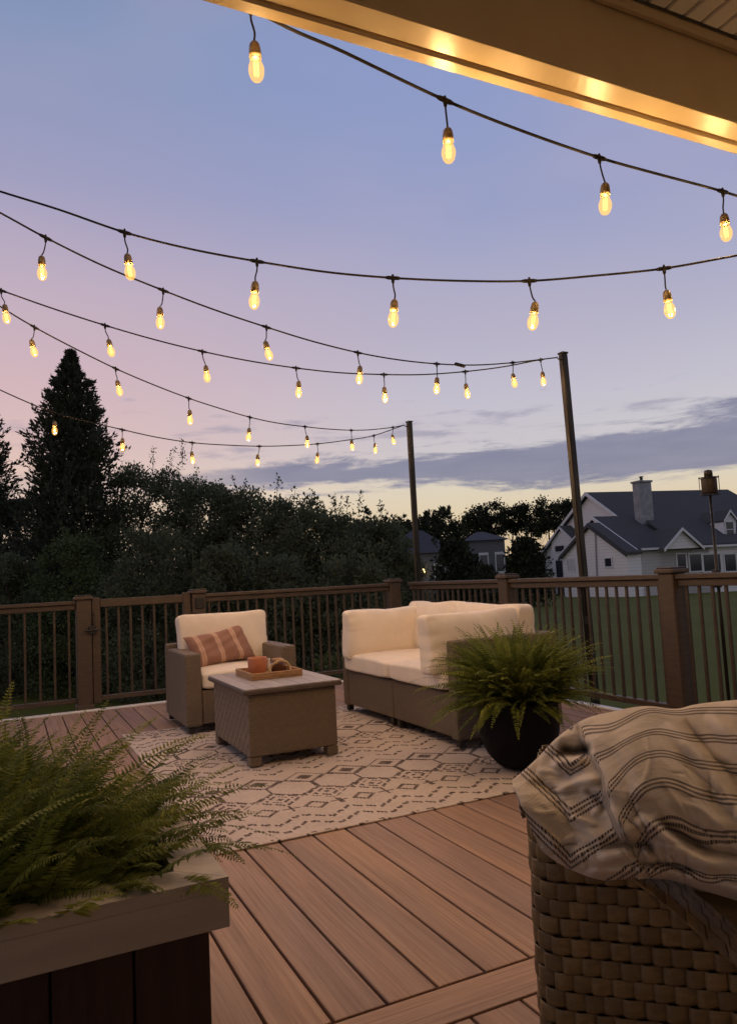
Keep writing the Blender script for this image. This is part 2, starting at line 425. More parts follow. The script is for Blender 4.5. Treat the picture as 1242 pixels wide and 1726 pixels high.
S = 0.1445; X0 = 0.544
DX0, DX1, DY1 = -2.6, 3.9, 7.09
def build_deck():
    bm = bmesh.new(); uvl = bm.loops.layers.uv.new('UVMap')
    def board(x0, x1, y0, y1, along_y=True):
        g = 0.0043; bev = 0.003
        before = set(bm.faces)
        lo = Vector((x0+g, y0+g, -0.026)); hi = Vector((x1-g, y1-g, 0.0))
        r = bmesh.ops.create_cube(bm, size=1.0); vs = r['verts']; c = (lo+hi)/2; d = hi-lo
        for v in vs: v.co = Vector((v.co.x*d.x, v.co.y*d.y, v.co.z*d.z))+c
        top = [e for e in {e for v in vs for e in v.link_edges} if all(v.co.z > -0.001 for v in e.verts)]
        r2 = bmesh.ops.bevel(bm, geom=top, offset=bev, segments=2, profile=0.5, affect='EDGES')
        for f in set(bm.faces)-before:
            for l in f.loops:
                p = l.vert.co
                l[uvl].uv = (p.x, p.y) if along_y else (p.y, p.x)
    yb = 1.755; yc = yb-S
    k0 = int((DX0-X0)/S)-1; xs = [X0+S*k for k in range(k0, int((DX1-X0)/S)+1)]
    rr = random.Random(3)
    for x in xs:
        if x+S > DX1-0.005 or x < DX0: continue
        board(x, x+S, yb, DY1-0.02); board(x, x+S, -2.4, yc)
    board(xs[-1] if xs[-1] < DX1 else xs[-2], DX1, yb, DY1-0.02)
    board(DX0, 1.9, yc, yb, False); board(1.9, DX1, yc, yb, False)
    me = bpy.data.meshes.new('deck'); bm.to_mesh(me); bm.free()
    o = link('deck', me, M_DECK); struct(o)
    j = MB()                                              # joists and skirt below, dark through the gaps
    j.box((DX0, -2.4, -0.20), (DX1-0.01, DY1-0.03, -0.030))
    struct(j.build('deck_frame', M_PLBODY))
    e = MB()
    e.box((DX0, DY1-0.018, -0.22), (DX1+0.05, DY1+0.045, 0.012), 0.004)
    e.box((DX1+0.002, -2.4, -0.22), (DX1+0.065, DY1-0.02, 0.012), 0.004)
    struct(e.build('deck_edge', M_WHITE_TRIM))
    u = MB(); u.box((DX0+0.1, -2.3, LAWN-0.3), (DX1-0.12, DY1-0.15, -0.205)); struct(u.build('deck_skirt', M_PLBODY))
build_deck()

# ------------------------------------------------------------------ rug
def build_rug():
    x0, x1, y0, y1 = 0.72, 3.10, 3.0, 5.76
    cs = 0.0125
    nx, ny = int((x1-x0)/cs), int((y1-y0)/cs)
    P = 0.2445; PY = 1.06
    X, Y = np.meshgrid(x0+(np.arange(nx)+.5)*cs, y0+(np.arange(ny)+.5)*cs)
    U = (X-0.918)/P; fu = U-np.round(U)                    # 0 at the peaks
    V = np.mod(Y-y0-0.02, PY)+0.02
    tri = 1-2*np.abs(fu)                                   # 1 at the peak, 0 in the trough
    dark = np.zeros_like(X)
    dash = (np.mod(np.floor((X-x0)/cs)+0, 4) < 3)
    def line(v, amp, w=0.0125, dashed=True):
        z = np.abs(V-(v+amp*tri)) < w
        return z & (dash | (not dashed))
    def dia(cu, cv, r, w=None, off=0.0):
        fx = np.abs((fu-cu)-np.round(fu-cu))*P; q = fx+np.abs(V-cv)
        return (np.abs(q-r) < w) if w else (q < r)
    H = np.zeros_like(X, bool)
    H |= line(0.070, 0.095); H |= line(0.177, 0.098)
    H |= line(1.012, 0.098)
    plus = dia(0.0, 0.38, 0.045) & ((np.abs(fu)*P < 0.008) | (np.abs(V-0.38) < 0.008)); H |= plus
    H |= dia(0.5, 0.378, 0.055, 0.012)
    H |= dia(0.0, 0.545, 0.108, 0.0105) & dash; H |= dia(0.0, 0.545, 0.062, 0.011) & dash; H |= dia(0.0, 0.545, 0.018)
    # pointy hexagons in the troughs
    fx = np.abs((fu-0.5)-np.round(fu-0.5))*P; dy = np.abs(V-0.708)
    hexd = np.maximum(fx-0.121, (fx*0.81+dy-0.149)); inside = hexd
    H |= (np.abs(inside) < 0.0095)
    H |= dia(0.0, 0.868, 0.108, 0.0095); H |= dia(0.0, 0.868, 0.05)
    edge = (X-x0 < 0.03) | (x1-X < 0.03) | (y1-Y < 0.04)
    H &= ~edge
    wear = rng.random(X.shape)
    D = np.where(H, 0.74+0.26*wear, 0.0+0.10*wear*(wear > 0.6))
    V3 = []; 
    xs = x0+np.arange(nx+1)*cs; ys = y0+np.arange(ny+1)*cs
    gx, gy = np.meshgrid(xs, ys)
    gz = 0.006+0.0012*np.sin(gx*5+gy*3)+0.0008*np.sin(gy*9)
    V3 = np.stack([gx, gy, gz], -1).reshape(-1, 3)
    i, j = np.meshgrid(np.arange(nx), np.arange(ny)); a = (j*(nx+1)+i).ravel()
    Q = np.stack([a, a+1, a+nx+2, a+nx+1], 1)
    me = np_mesh('rug', V3, Q)
    at = me.attributes.new('ink', 'FLOAT', 'FACE'); at.data.foreach_set('value', D.ravel().astype(np.float32))
    mt, t, b = pbsdf('woven_rug', rough=0.95, spec=0.1)
    a_ = t.new('ShaderNodeAttribute'); a_.attribute_name = 'ink'
    co = objco(t); n = t.noise(co, 3.0, 4, 0.6); f = t.noise(co, 240, 3, 0.7)
    base = t.mix(t.smooth(n, 0.3, 0.7), (0.56, 0.475, 0.41, 1), (0.63, 0.54, 0.47, 1))
    base = t.mix(t.smooth(f, 0.3, 0.7, 0, 0.25), base, (0.38, 0.30, 0.25, 1))
    t.link(t.mix(a_.outputs['Fac'], base, (0.072, 0.050, 0.044, 1)), b.inputs['Base Color'])
    bump(t, b, f, 0.003, 0.7)
    o = link('rug', me, mt)
    tag(o, 'flat woven cream rug with dark zigzag and hexagon pattern on the deck', 'rug')
    md = o.modifiers.new('thick', 'SOLIDIFY'); md.thickness = 0.005; md.offset = -1
build_rug()

# ------------------------------------------------------------------ deck railing
def post(parent, x, y, w=0.125, h=1.0, base=-0.2):
    p = MB().box((x-w/2, y-w/2, base), (x+w/2, y+w/2, h-0.03), 0.006).build('post', M_RAIL, parent)
    c = MB().box((x-w/2-0.016, y-w/2-0.016, h-0.029), (x+w/2+0.016, y+w/2+0.016, h), 0.006)
    c.box((x-w/2-0.004, y-w/2-0.004, h+0.001), (x+w/2+0.004, y+w/2+0.004, h+0.012), 0.005)
    c.build('post_cap', M_RAIL, p)
    s = MB().box((x-w/2-0.01, y-w/2-0.01, 0.0), (x+w/2+0.01, y+w/2+0.01, 0.05), 0.005); s.build('post_skirt', M_RAIL, p)
    return p
def span(parent, a, b, n, axis, other, top=0.965, bot=0.09):
    """rails and balusters between a and b along an axis"""
    def bx(u0, u1, v0, v1, z0, z1, bev=0.004):
        if axis == 'x': return MB().box((u0, other+v0, z0), (u1, other+v1, z1), bev)
        return MB().box((other+v0, u0, z0), (other+v1, u1, z1), bev)
    t = bx(a, b, -0.045, 0.045, top-0.032, top)
    q = bx(a, b, -0.024, 0.024, top-0.080, top-0.0335); 
    bm2 = q.bm; me = bpy.data.meshes.new('tmp'); bm2.to_mesh(me); bm2.free(); t.bm.from_mesh(me); bpy.data.meshes.remove(me)
    t.build('top_rail', M_RAIL, parent)
    bx(a, b, -0.024, 0.024, bot-0.02, bot+0.02).build('bottom_rail', M_RAIL, parent)
    for i in range(n):
        u = a+(b-a)*(i+0.5)/n
        bx(u-0.0095, u+0.0095, -0.0095, 0.0095, bot+0.0205, top-0.0805, 0.002).build('baluster', M_BAL, parent)
YL, XR = DY1+0.10, DX1+0.03
def build_rails():
    r1 = thing('deck_railing', 'brown railing with bronze balusters along the far edge, from gate to deck corner', 'railing', (0, YL, 0))
    r0 = thing('deck_railing', 'short brown railing left of the gate latch, behind the big fern', 'railing', (-1.0, YL, 0))
    post(r0, 0.60, YL); post(r0, -1.3, YL)
    span(r0, -1.237, 0.537, 15, 'x', YL)
    post(r1, 1.62, YL); post(r1, 3.72, YL)
    span(r1, 1.684, 3.656, 21, 'x', YL)
    lm = MB().box((1.585, YL-0.078, 0.83), (1.665, YL-0.0635, 0.93), 0.004); lm.build('post_light', M_BLACK, r1)
    r2 = thing('deck_railing', 'brown railing down the right edge, in front of the lawn and white house', 'railing', (XR, 4, 0))
    for y in (5.42, 3.61, 1.80): post(r2, XR, y)
    for a, b in ((5.484, YL-0.02), (3.674, 5.356), (1.864, 3.546)): span(r2, a, b, 17, 'y', XR)
    g = thing('deck_gate', 'brown deck gate with black latch, closed between two railing posts', 'gate', (1.1, YL, 0))
    for x in (0.705, 1.515): MB().box((x-0.036, YL-0.03, 0.05), (x+0.036, YL+0.03, 0.985), 0.005).build('stile', M_RAIL, g)
    t = MB().box((0.742, YL-0.03, 0.895), (1.478, YL+0.03, 0.968), 0.004); t.build('top_rail', M_RAIL, g)
    MB().box((0.742, YL-0.022, 0.07), (1.478, YL+0.022, 0.112), 0.004).build('bottom_rail', M_RAIL, g)
    for i in range(7):
        x = 0.742+0.736*(i+0.5)/7
        MB().box((x-0.0095, YL-0.0095, 0.1125), (x+0.0095, YL+0.0095, 0.8945), 0.002).build('baluster', M_BAL, g)
    l = MB().box((0.635, YL-0.085, 0.665), (0.70, YL-0.064, 0.735), 0.004).box((0.672, YL-0.082, 0.72), (0.686, YL-0.064, 0.86), 0.003)
    l.tube([(0.60, YL-0.09, 0.70), (0.73, YL-0.09, 0.70)], 0.008)
    l.build('latch', M_BLACK, g)
build_rails()

# ------------------------------------------------------------------ light poles and string lights
POLES = [((4.02, 4.50), (4.0, 4.575, 2.735), 'taller nearer pole behind the right railing, overlapping the left of the white house'),
         ((4.04, 7.19), (4.02, 7.17, 2.725), 'shorter looking farther pole at the far corner of the deck railing')]
for (bx_, by_), tp, lab in POLES:
    o = thing('light_pole', lab, 'pole', (bx_, by_, LAWN), 'poles holding the string lights')
    d = Vector(tp)-Vector((bx_, by_, LAWN))
    q = MB(); w = 0.027
    base = Vector((bx_, by_, LAWN)); top = Vector(tp)
    ring = []
    for c in (base, top):
        ring.append([q.bm.verts.new(c+Vector((sx*w, sy*w, 0))) for sx, sy in ((-1, -1), (1, -1), (1, 1), (-1, 1))])
    for k in range(4): q.bm.faces.new((ring[0][k], ring[0][(k+1) % 4], ring[1][(k+1) % 4], ring[1][k]))
    q.bm.faces.new(ring[1]); q.bm.faces.new(ring[0][::-1])
    bmesh.ops.bevel(q.bm, geom=q.bm.edges[:], offset=0.006, segments=2, affect='EDGES')
    q.build('shaft', M_POLE, o)
    MB().box((tp[0]-0.032, tp[1]-0.032, tp[2]+0.001), (tp[0]+0.032, tp[1]+0.032, tp[2]+0.016), 0.004).build('end_cap', M_BLACK, o)
    h = MB(); h.tube([top+Vector((-0.028, -0.005, -0.05)), top+Vector((-0.06, -0.01, -0.045)), top+Vector((-0.075, -0.01, -0.03))], 0.005, 6)
    h.build('hook', M_BLACK, o)
    MB().box((bx_-0.04, by_-0.035, 0.60), (bx_-0.0275, by_+0.035, 0.66), 0.002).build('bracket', M_BLACK, o)

def bulb_mats():
    mt, t, b = pbsdf('amber_bulb_glass')
    nt = mt.node_tree; nt.nodes.remove(b)
    tr = t.new('ShaderNodeBsdfTransparent'); tr.inputs[0].default_value = (1.0, 0.88, 0.62, 1)
    em = t.new('ShaderNodeEmission'); em.inputs[0].default_value = (1.0, 0.50, 0.09, 1); em.inputs[1].default_value = 0.46
    gl = t.new('ShaderNodeBsdfGlossy'); gl.inputs['Roughness'].default_value = 0.08
    a1 = t.new('ShaderNodeAddShader'); t.link(tr.outputs[0], a1.inputs[0]); t.link(em.outputs[0], a1.inputs[1])
    mx = t.new('ShaderNodeMixShader'); mx.inputs[0].default_value = 0.06
    t.link(a1.outputs[0], mx.inputs[1]); t.link(gl.outputs[0], mx.inputs[2])
    t.link(mx.outputs[0], nt.nodes['Material Output'].inputs[0])
    m2, t2, b2 = pbsdf('hot_filament'); nt2 = m2.node_tree; nt2.nodes.remove(b2)
    e2 = t2.new('ShaderNodeEmission'); e2.inputs[0].default_value = (1.0, 0.68, 0.22, 1); e2.inputs[1].default_value = 2.6
    t2.link(e2.outputs[0], nt2.nodes['Material Output'].inputs[0])
    return mt, m2
M_GLASS, M_FIL = bulb_mats()
for mm in (M_GLASS, M_FIL):
    try: mm.cycles.emission_sampling = 'NONE'
    except Exception: pass
def bulb_mesh():
    b = MB()
    b.lathe([(0.0125, -0.001), (0.0135, -0.006), (0.018, -0.016), (0.0215, -0.026), (0.0226, -0.034), (0.0218, -0.045), (0.0185, -0.057), (0.0125, -0.066), (0.004, -0.070)], n=16, mi=0)
    b.lathe([(0.0160, -0.0004), (0.0160, -0.0022), (0.0020, -0.0024)], n=16, mi=2)  # black disc added to hide the lamp's glare on the socket rim
    for k in range(4):
        a = k*math.pi/2+0.4; r = 0.006
        b.lathe([(0.0021, -0.012), (0.0023, -0.03), (0.0021, -0.052)], c=(r*math.cos(a), r*math.sin(a), 0), n=6, mi=1)
    bmesh.ops.recalc_face_normals(b.bm, faces=b.bm.faces[:])
    me = bpy.data.meshes.new('bulb'); b.bm.to_mesh(me); b.bm.free()
    me.materials.append(M_GLASS); me.materials.append(M_FIL); me.materials.append(M_BLACK)
    me.polygons.foreach_set('use_smooth', [True]*len(me.polygons)); return me
def socket_mesh():
    b = MB().lathe([(0.004, 0.0), (0.010, -0.003), (0.0145, -0.010), (0.0168, -0.024), (0.0175, -0.048), (0.0155, -0.0485)], n=16)
    bmesh.ops.recalc_face_normals(b.bm, faces=b.bm.faces[:])
    me = bpy.data.meshes.new('socket'); b.bm.to_mesh(me); b.bm.free(); me.materials.append(M_SOCKET)
    me.polygons.foreach_set('use_smooth', [True]*len(me.polygons)); return me
BULB, SOCK = bulb_mesh(), socket_mesh()

def catmull(pts, n=8):
    pts = [Vector(p) for p in pts]; out = []
    P = [pts[0]*2-pts[1]]+pts+[pts[-1]*2-pts[-2]]
    for i in range(1, len(P)-2):
        a, b, c, d = P[i-1], P[i], P[i+1], P[i+2]
        for k in range(n):
            t = k/n
            out.append(0.5*((2*b)+(c-a)*t+(2*a-5*b+4*c-d)*t*t+(3*b-a-3*c+d)*t**3))
    out.append(pts[-1]); return out
LP1 = atZ((-170, 268), 2.95); LP2 = atZ((-93, 455), 2.95); LP3 = atZ((-200, 560), 3.0)
P1 = Vector(POLES[0][1])+Vector((-0.075, -0.01, -0.035)); P2 = Vector(POLES[1][1])+Vector((-0.075, -0.01, -0.035))
B1a, B1b = Vector((-0.6, 1.80, 2.9)), Vector((3.6, 1.80, 2.30))
def string_light(label, A, B, pts, hangs, drop=0.092, joint=None, mount=(True, True), k=1.0, extra=(False, False), watts=None):
    """pts: measured points of the cable; hangs: indices of pts (or False) that carry a bulb; cable lies in the upright plane through A and B"""
    n = Vector((-(B-A).y, (B-A).x, 0)).normalized()
    P = [atPlane(p, A, n) for p in pts]
    o = thing('string_light', label, 'string lights', P[len(P)//2], 'strings of amber bulbs over the deck')
    n0 = 0
    def more(E, Q, step=0.66*k):
        out = []; m = int((E-Q).length/step)
        for q in range(1, m+1):
            f = q/(m+0.6); out.append(Q.lerp(E, f)-Vector((0, 0, 0.10*math.sin(f*math.pi))))
        return out
    if extra[0]: pre = more(A, P[0])[::-1]; P = pre+P; n0 = len(pre)
    hangs = [h+n0 for h in hangs]+list(range(n0))
    if extra[1]: post_ = more(B, P[-1]); hangs += list(range(len(P), len(P)+len(post_))); P = P+post_
    path = ([A] if mount[0] else [])+P+([B] if mount[1] else [])
    pp = catmull(path, 7)
    MB().tube(pp, 0.0048*k, 8).build('cable', M_CABLE, o, True)
    for i in hangs:
        p = P[i]; j = path.index(p); tang = (path[min(j+1, len(path)-1)]-path[max(j-1, 0)]).normalized()
        rr = random.Random(int(p.x*1000)+i)
        sw = Vector((rr.uniform(-.020, .020), rr.uniform(-.014, .014), rr.uniform(-.006, .010)))
        top = p+sw+Vector((0, 0, -drop*k))
        s = bpy.data.objects.new('socket', SOCK); COL.objects.link(s); s.parent = o; s.location = top-o.location; s.scale = (k, k, k)
        s.rotation_euler = (rr.uniform(-.20, .20), rr.uniform(-.20, .20), rr.uniform(0, 6))
        b = bpy.data.objects.new('bulb', BULB); COL.objects.link(b); b.parent = s; b.location = (0, 0, -0.047)
        c = MB(); c.tube([p-tang*0.030, p-tang*0.018, p+tang*0.018, p+tang*0.030], [0.006, 0.0085, 0.0085, 0.006], 8)
        c.tube([p+Vector((0, 0, -0.002)), p+Vector((0, 0, -0.022))], [0.0085, 0.0055], 8)
        c.tube([p+Vector((0, 0, 0.004)), p+Vector((0, 0, 0.015))], [0.006, 0.004], 6)
        c.build('connector', M_CABLE, o, True)
        q = [p+Vector((0, 0, -0.018)), p+sw*0.15+Vector((0, 0, -0.04)), p+sw*0.7+Vector((sw.y*.4, 0, -0.07)), top+Vector((0, 0, 0.002))]
        MB().tube(catmull(q, 4), 0.0032, 6).build('cord', M_CABLE, o, True)
        ld = bpy.data.lights.new('bulb_light', 'POINT'); ld.energy = watts or BULB_WATTS; ld.color = (1.0, 0.66, 0.35); ld.shadow_soft_size = 0.012
        lo = bpy.data.objects.new('bulb_light', ld); COL.objects.link(lo); lo.parent = b; lo.location = (0, 0, -0.042)
    if joint is not None:
        p = atPlane(joint, A, n)
        d = (B-A).normalized(); MB().tube([p-d*0.05, p-d*0.04, p+d*0.04, p+d*0.05], [0.006, 0.013, 0.013, 0.006], 8).build('plug_joint', M_CABLE, o, True)
    return o
def strings():
    string_light('nearest string of large amber bulbs, running just below the lit porch beam', Vector((-1.1, 2.0, 3.6)), Vector((4.2, 2.0, 2.74)),
                 [(422, 12), (580, 87), (750, 168), (880, 220), (1010, 265), (1110, 293), (1218, 322)], (0, 2, 4, 6), 0.092, k=1.06, extra=(True, True), watts=11.5)
    a = LP1; b = Vector((3.3, 1.62, 2.50))
    string_light('string of amber bulbs crossing the whole upper sky from left edge to right edge', a, b,
                 [(0, 322), (100, 353), (210, 391), (320, 419), (433, 440), (550, 458), (662, 468), (778, 473), (892, 473), (1005, 464), (1119, 452), (1242, 430)],
                 (2, 4, 6, 8, 10), 0.088, extra=(True, True), watts=10.5)
    string_light('upper string of bulbs ending at the tall near pole, with a joint in its cable', LP1, P1,
                 [(0, 358), (77, 400), (175, 448), (275, 489), (362, 522), (449, 551), (527, 575), (603, 594), (670, 606), (736, 613), (800, 615), (864, 611)],
                 (1, 3, 5, 7, 9, 11), 0.086, (775, 615), extra=(True, False))
    string_light('lower string of bulbs ending at the tall near pole, below the jointed one', LP2, P1,
                 [(2, 489), (90, 520), (177, 548), (260, 572), (341, 592), (420, 608), (499, 620), (573, 628), (647, 631), (715, 631), (784, 626), (848, 618), (911, 606)],
                 (0, 2, 4, 6, 8, 10, 12), 0.086)
    string_light('upper string of small bulbs ending at the far pole, crossing the conifer tip', LP2, P2,
                 [(0, 516), (58, 551), (126, 587), (195, 621), (258, 648), (318, 671), (370, 688), (421, 703), (468, 713), (514, 719), (553, 723), (592, 725), (627, 724), (662, 720)],
                 (1, 3, 5, 7, 9, 11, 13), 0.086)
    string_light('lowest string of small bulbs, farthest from the porch, passing the dark tall conifer', LP3, P2,
                 [(0, 657), (88, 694), (147, 710), (206, 724), (265, 737), (324, 746), (380, 750), (437, 752), (486, 751), (535, 748), (583, 742), (630, 734)],
                 (1, 3, 5, 7, 9, 11), 0.082)
strings()

# ------------------------------------------------------------------ porch roof edge
def build_porch():
    o = thing('porch_roof', 'painted porch beam glowing amber underneath, with dark inner face and beadboard ceiling above', 'porch roof', (1, 1.7, 2.6))
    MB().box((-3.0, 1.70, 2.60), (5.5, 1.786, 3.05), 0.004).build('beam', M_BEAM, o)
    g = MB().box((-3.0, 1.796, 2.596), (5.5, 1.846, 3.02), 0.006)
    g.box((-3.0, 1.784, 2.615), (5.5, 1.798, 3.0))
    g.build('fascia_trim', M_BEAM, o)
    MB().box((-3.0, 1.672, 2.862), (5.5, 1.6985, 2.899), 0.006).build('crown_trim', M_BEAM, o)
    c = MB(); x = -3.0
    while x < 5.5:
        c.box((x+0.003, -1.6, 2.90), (x+0.0835-0.003, 1.669, 2.92), 0.006); x += 0.0835
    c.box((-3.0, -1.6, 2.922), (5.5, 1.669, 2.93))
    c.build('ceiling_board', mottled('beadboard_paint', (0.62, 0.58, 0.52), (0.68, 0.64, 0.58), 5, 0.5), o)
    MB().box((-3.2, -1.7, 3.06), (5.7, 1.90, 3.12)).build('roof_deck', M_PLBODY, o)
    h = thing('unseen_house_wall', 'unseen pale siding wall of the house, added to block sky and bounce light', 'wall', (1, -1.6, 0))  # unseen wall behind the camera, added to stop sky light and bounce lamplight
    w = MB(); z = -0.05
    while z < 2.88:
        w.prism([(-3.2, -1.70, z), (-3.2, -1.672, z), (-3.2, -1.690, z+0.112), (-3.2, -1.70, z+0.112)], (8.9, 0, 0)); z += 0.1135
    w.build('siding', mottled('grey_siding', (0.52, 0.50, 0.46), (0.58, 0.56, 0.52), 5, 0.6), h)
build_porch()

# ------------------------------------------------------------------ sofa, chair, table
def build_sofa():
    o = thing('outdoor_sofa', 'brown wicker loveseat with thick cream cushions, at the right of the rug', 'sofa', (2.7, 4.7, 0))
    xa, xb, ya, yb = 2.385, 3.16, 3.86, 5.54; ym = 4.70
    for k, (a, b) in enumerate(((ya+0.085, ym-0.004), (ym+0.004, yb-0.085))):
        MB().box((xa, a, 0.065), (xb-0.085, b, 0.325), 0.012, seg=2).build('seat_base', M_WICKER, o, False)
    for (a, b) in ((ya, ya+0.082), (yb-0.082, yb)):
        MB().box((xa-0.01, a, 0.055), (xb-0.085, b, 0.640), 0.014, seg=2).build('arm', M_WICKER, o)
    MB().box((xb-0.082, ya, 0.055), (xb, yb, 0.640), 0.014, seg=2).build('back_frame', M_WICKER, o)
    for x in (xa+0.03, xb-0.05):
        for y in (ya+0.035, ym-0.05, ym+0.05, yb-0.035):
            MB().box((x-0.022, y-0.022, 0.0125), (x+0.022, y+0.022, 0.063), 0.004).build('leg', M_FOOT, o)
    for i, (a, b) in enumerate(((ya+0.09, ym), (ym, yb-0.09))):
        cushion('seat_cushion', ((xa+xb-0.10)/2-0.02, (a+b)/2, 0.395), (xb-xa-0.06, b-a+0.012, 0.155), o, 20+i, 0.16, 2, 0.008)
    cushion('back_cushion', (3.0, 4.36, 0.625), (0.24, 0.78, 0.40), o, 31, 0.30, 0, 0.018, tilt=0.10)
    cushion('back_cushion', (3.0, 5.08, 0.625), (0.24, 0.76, 0.41), o, 32, 0.30, 0, 0.018, tilt=0.10)
    cushion('side_cushion', (2.665, 5.335, 0.612), (0.69, 0.22, 0.37), o, 33, 0.30, 1, 0.016, tilt=0.06)
    cushion('side_cushion', (2.62, 4.045, 0.615), (0.70, 0.23, 0.38), o, 34, 0.28, 1, 0.018, tilt=-0.05)
    return o
build_sofa()
def build_chair():
    o = thing('outdoor_armchair', 'brown wicker armchair with cream cushions, behind the small square table', 'armchair', (1.53, 5.8, 0))
    xa, xb, ya, yb = 1.115, 1.945, 5.40, 6.16
    aw = 0.115
    for a, b in ((xa, xa+aw), (xb-aw, xb)):
        MB().box((a, ya, 0.055), (b, yb-0.105, 0.565), 0.014, seg=2).build('arm', M_WICKER, o)
    MB().box((xa, yb-0.10, 0.055), (xb, yb, 0.60), 0.014, seg=2).build('back_frame', M_WICKER, o)
    MB().box((xa+aw+0.003, ya+0.015, 0.065), (xb-aw-0.003, yb-0.105, 0.30), 0.010, seg=2).build('seat_base', M_WICKER, o)
    for x in (xa+0.04, xb-0.04):
        for y in (ya+0.04, yb-0.04):
            MB().box((x-0.024, y-0.024, 0.0125), (x+0.024, y+0.024, 0.053), 0.004).build('leg', M_FOOT, o)
    cushion('seat_cushion', (1.53, 5.715, 0.365), (xb-xa-2*aw-0.006, 0.64, 0.15), o, 41, 0.16, 2, 0.007)
    cushion('back_cushion', (1.535, 5.965, 0.620), (0.71, 0.19, 0.40), o, 42, 0.18, 1, 0.010, tilt=-0.13)
    # striped lumbar pillow
    mt, t, b = pbsdf('rust_striped_fabric', rough=0.92, spec=0.12)
    uv = t.new('ShaderNodeUVMap').outputs[0]; u, v, _ = t.sep(uv)
    rep = t.math('FRACT', t.math('MULTIPLY', u, 3.3))
    s = t.math('MULTIPLY', t.smooth(rep, 0.32, 0.36), t.smooth(rep, 0.60, 0.56))
    mid = t.math('MULTIPLY', t.smooth(rep, 0.44, 0.46), t.smooth(rep, 0.50, 0.48))
    n = t.noise(uv, 60, 3, 0.7)
    c = t.mix(t.smooth(n, 0.3, 0.7, 0, 0.4), (0.33, 0.185, 0.14, 1), (0.25, 0.135, 0.102, 1))
    c = t.mix(t.math('MULTIPLY', s, 0.8), c, (0.60, 0.40, 0.30, 1))
    c = t.mix(t.math('MULTIPLY', mid, 0.5), c, (0.40, 0.22, 0.16, 1))
    t.link(c, b.inputs['Base Color']); bump(t, b, t.noise(objco(t), 300, 3, 0.7), 0.001)
    return o, mt
chair, M_PILLOW = build_chair()
def build_pillow():
    n = 30; V = []; UV = []
    w, h, th = 0.50, 0.27, 0.075
    for side in (1, -1):
        for j in range(n+1):
            for i in range(n+1):
                u, v = i/n*2-1, j/n*2-1
                pu = u*(1-0.05*(1-v*v)); pv = v*(1-0.10*(1-u*u))
                k = max(0.0, (1-u**4)*(1-v**4))**0.55
                wob = 0.006*math.sin(7*u+3*v+side)+0.004*math.sin(11*v-5*u)
                V.append((pu*w/2, -side*(k*th+wob*k), pv*h/2)); UV.append((i/n, j/n))
    N = (n+1)**2; Q = []
    for s in (0, 1):
        for j in range(n):
            for i in range(n):
                a = s*N+j*(n+1)+i; q = (a, a+1, a+n+2, a+n+1); Q.append(q if s == 0 else q[::-1])
    V = np.array(V)
    # slump: the right half leans up, the top tips back against the cushion
    M = Matrix.Translation((1.47, 5.815, 0.560)) @ Matrix.Rotation(0.14, 4, 'Z') @ Matrix.Rotation(-0.42, 4, 'X') @ Matrix.Rotation(-0.10, 4, 'Y')
    V = np.array([(M @ Vector((x + 0.16*(-z)*(1 if x > -0.1 else .6), y, z+0.10*max(x, 0)*(z > -.1)))) for x, y, z in V])
    me = np_mesh('throw_pillow', V, Q)
    uvl = me.uv_layers.new(name='UVMap'); li = np.empty(len(me.loops), np.int32); me.loops.foreach_get('vertex_index', li)
    uvl.data.foreach_set('uv', np.array(UV, np.float32)[li].ravel())
    o = link('throw_pillow', me, M_PILLOW, None, True, (1.47, 5.8, 0.44))
    tag(o, 'rust lumbar pillow with pale stripes leaning on the armchair seat', 'pillow')
build_pillow()

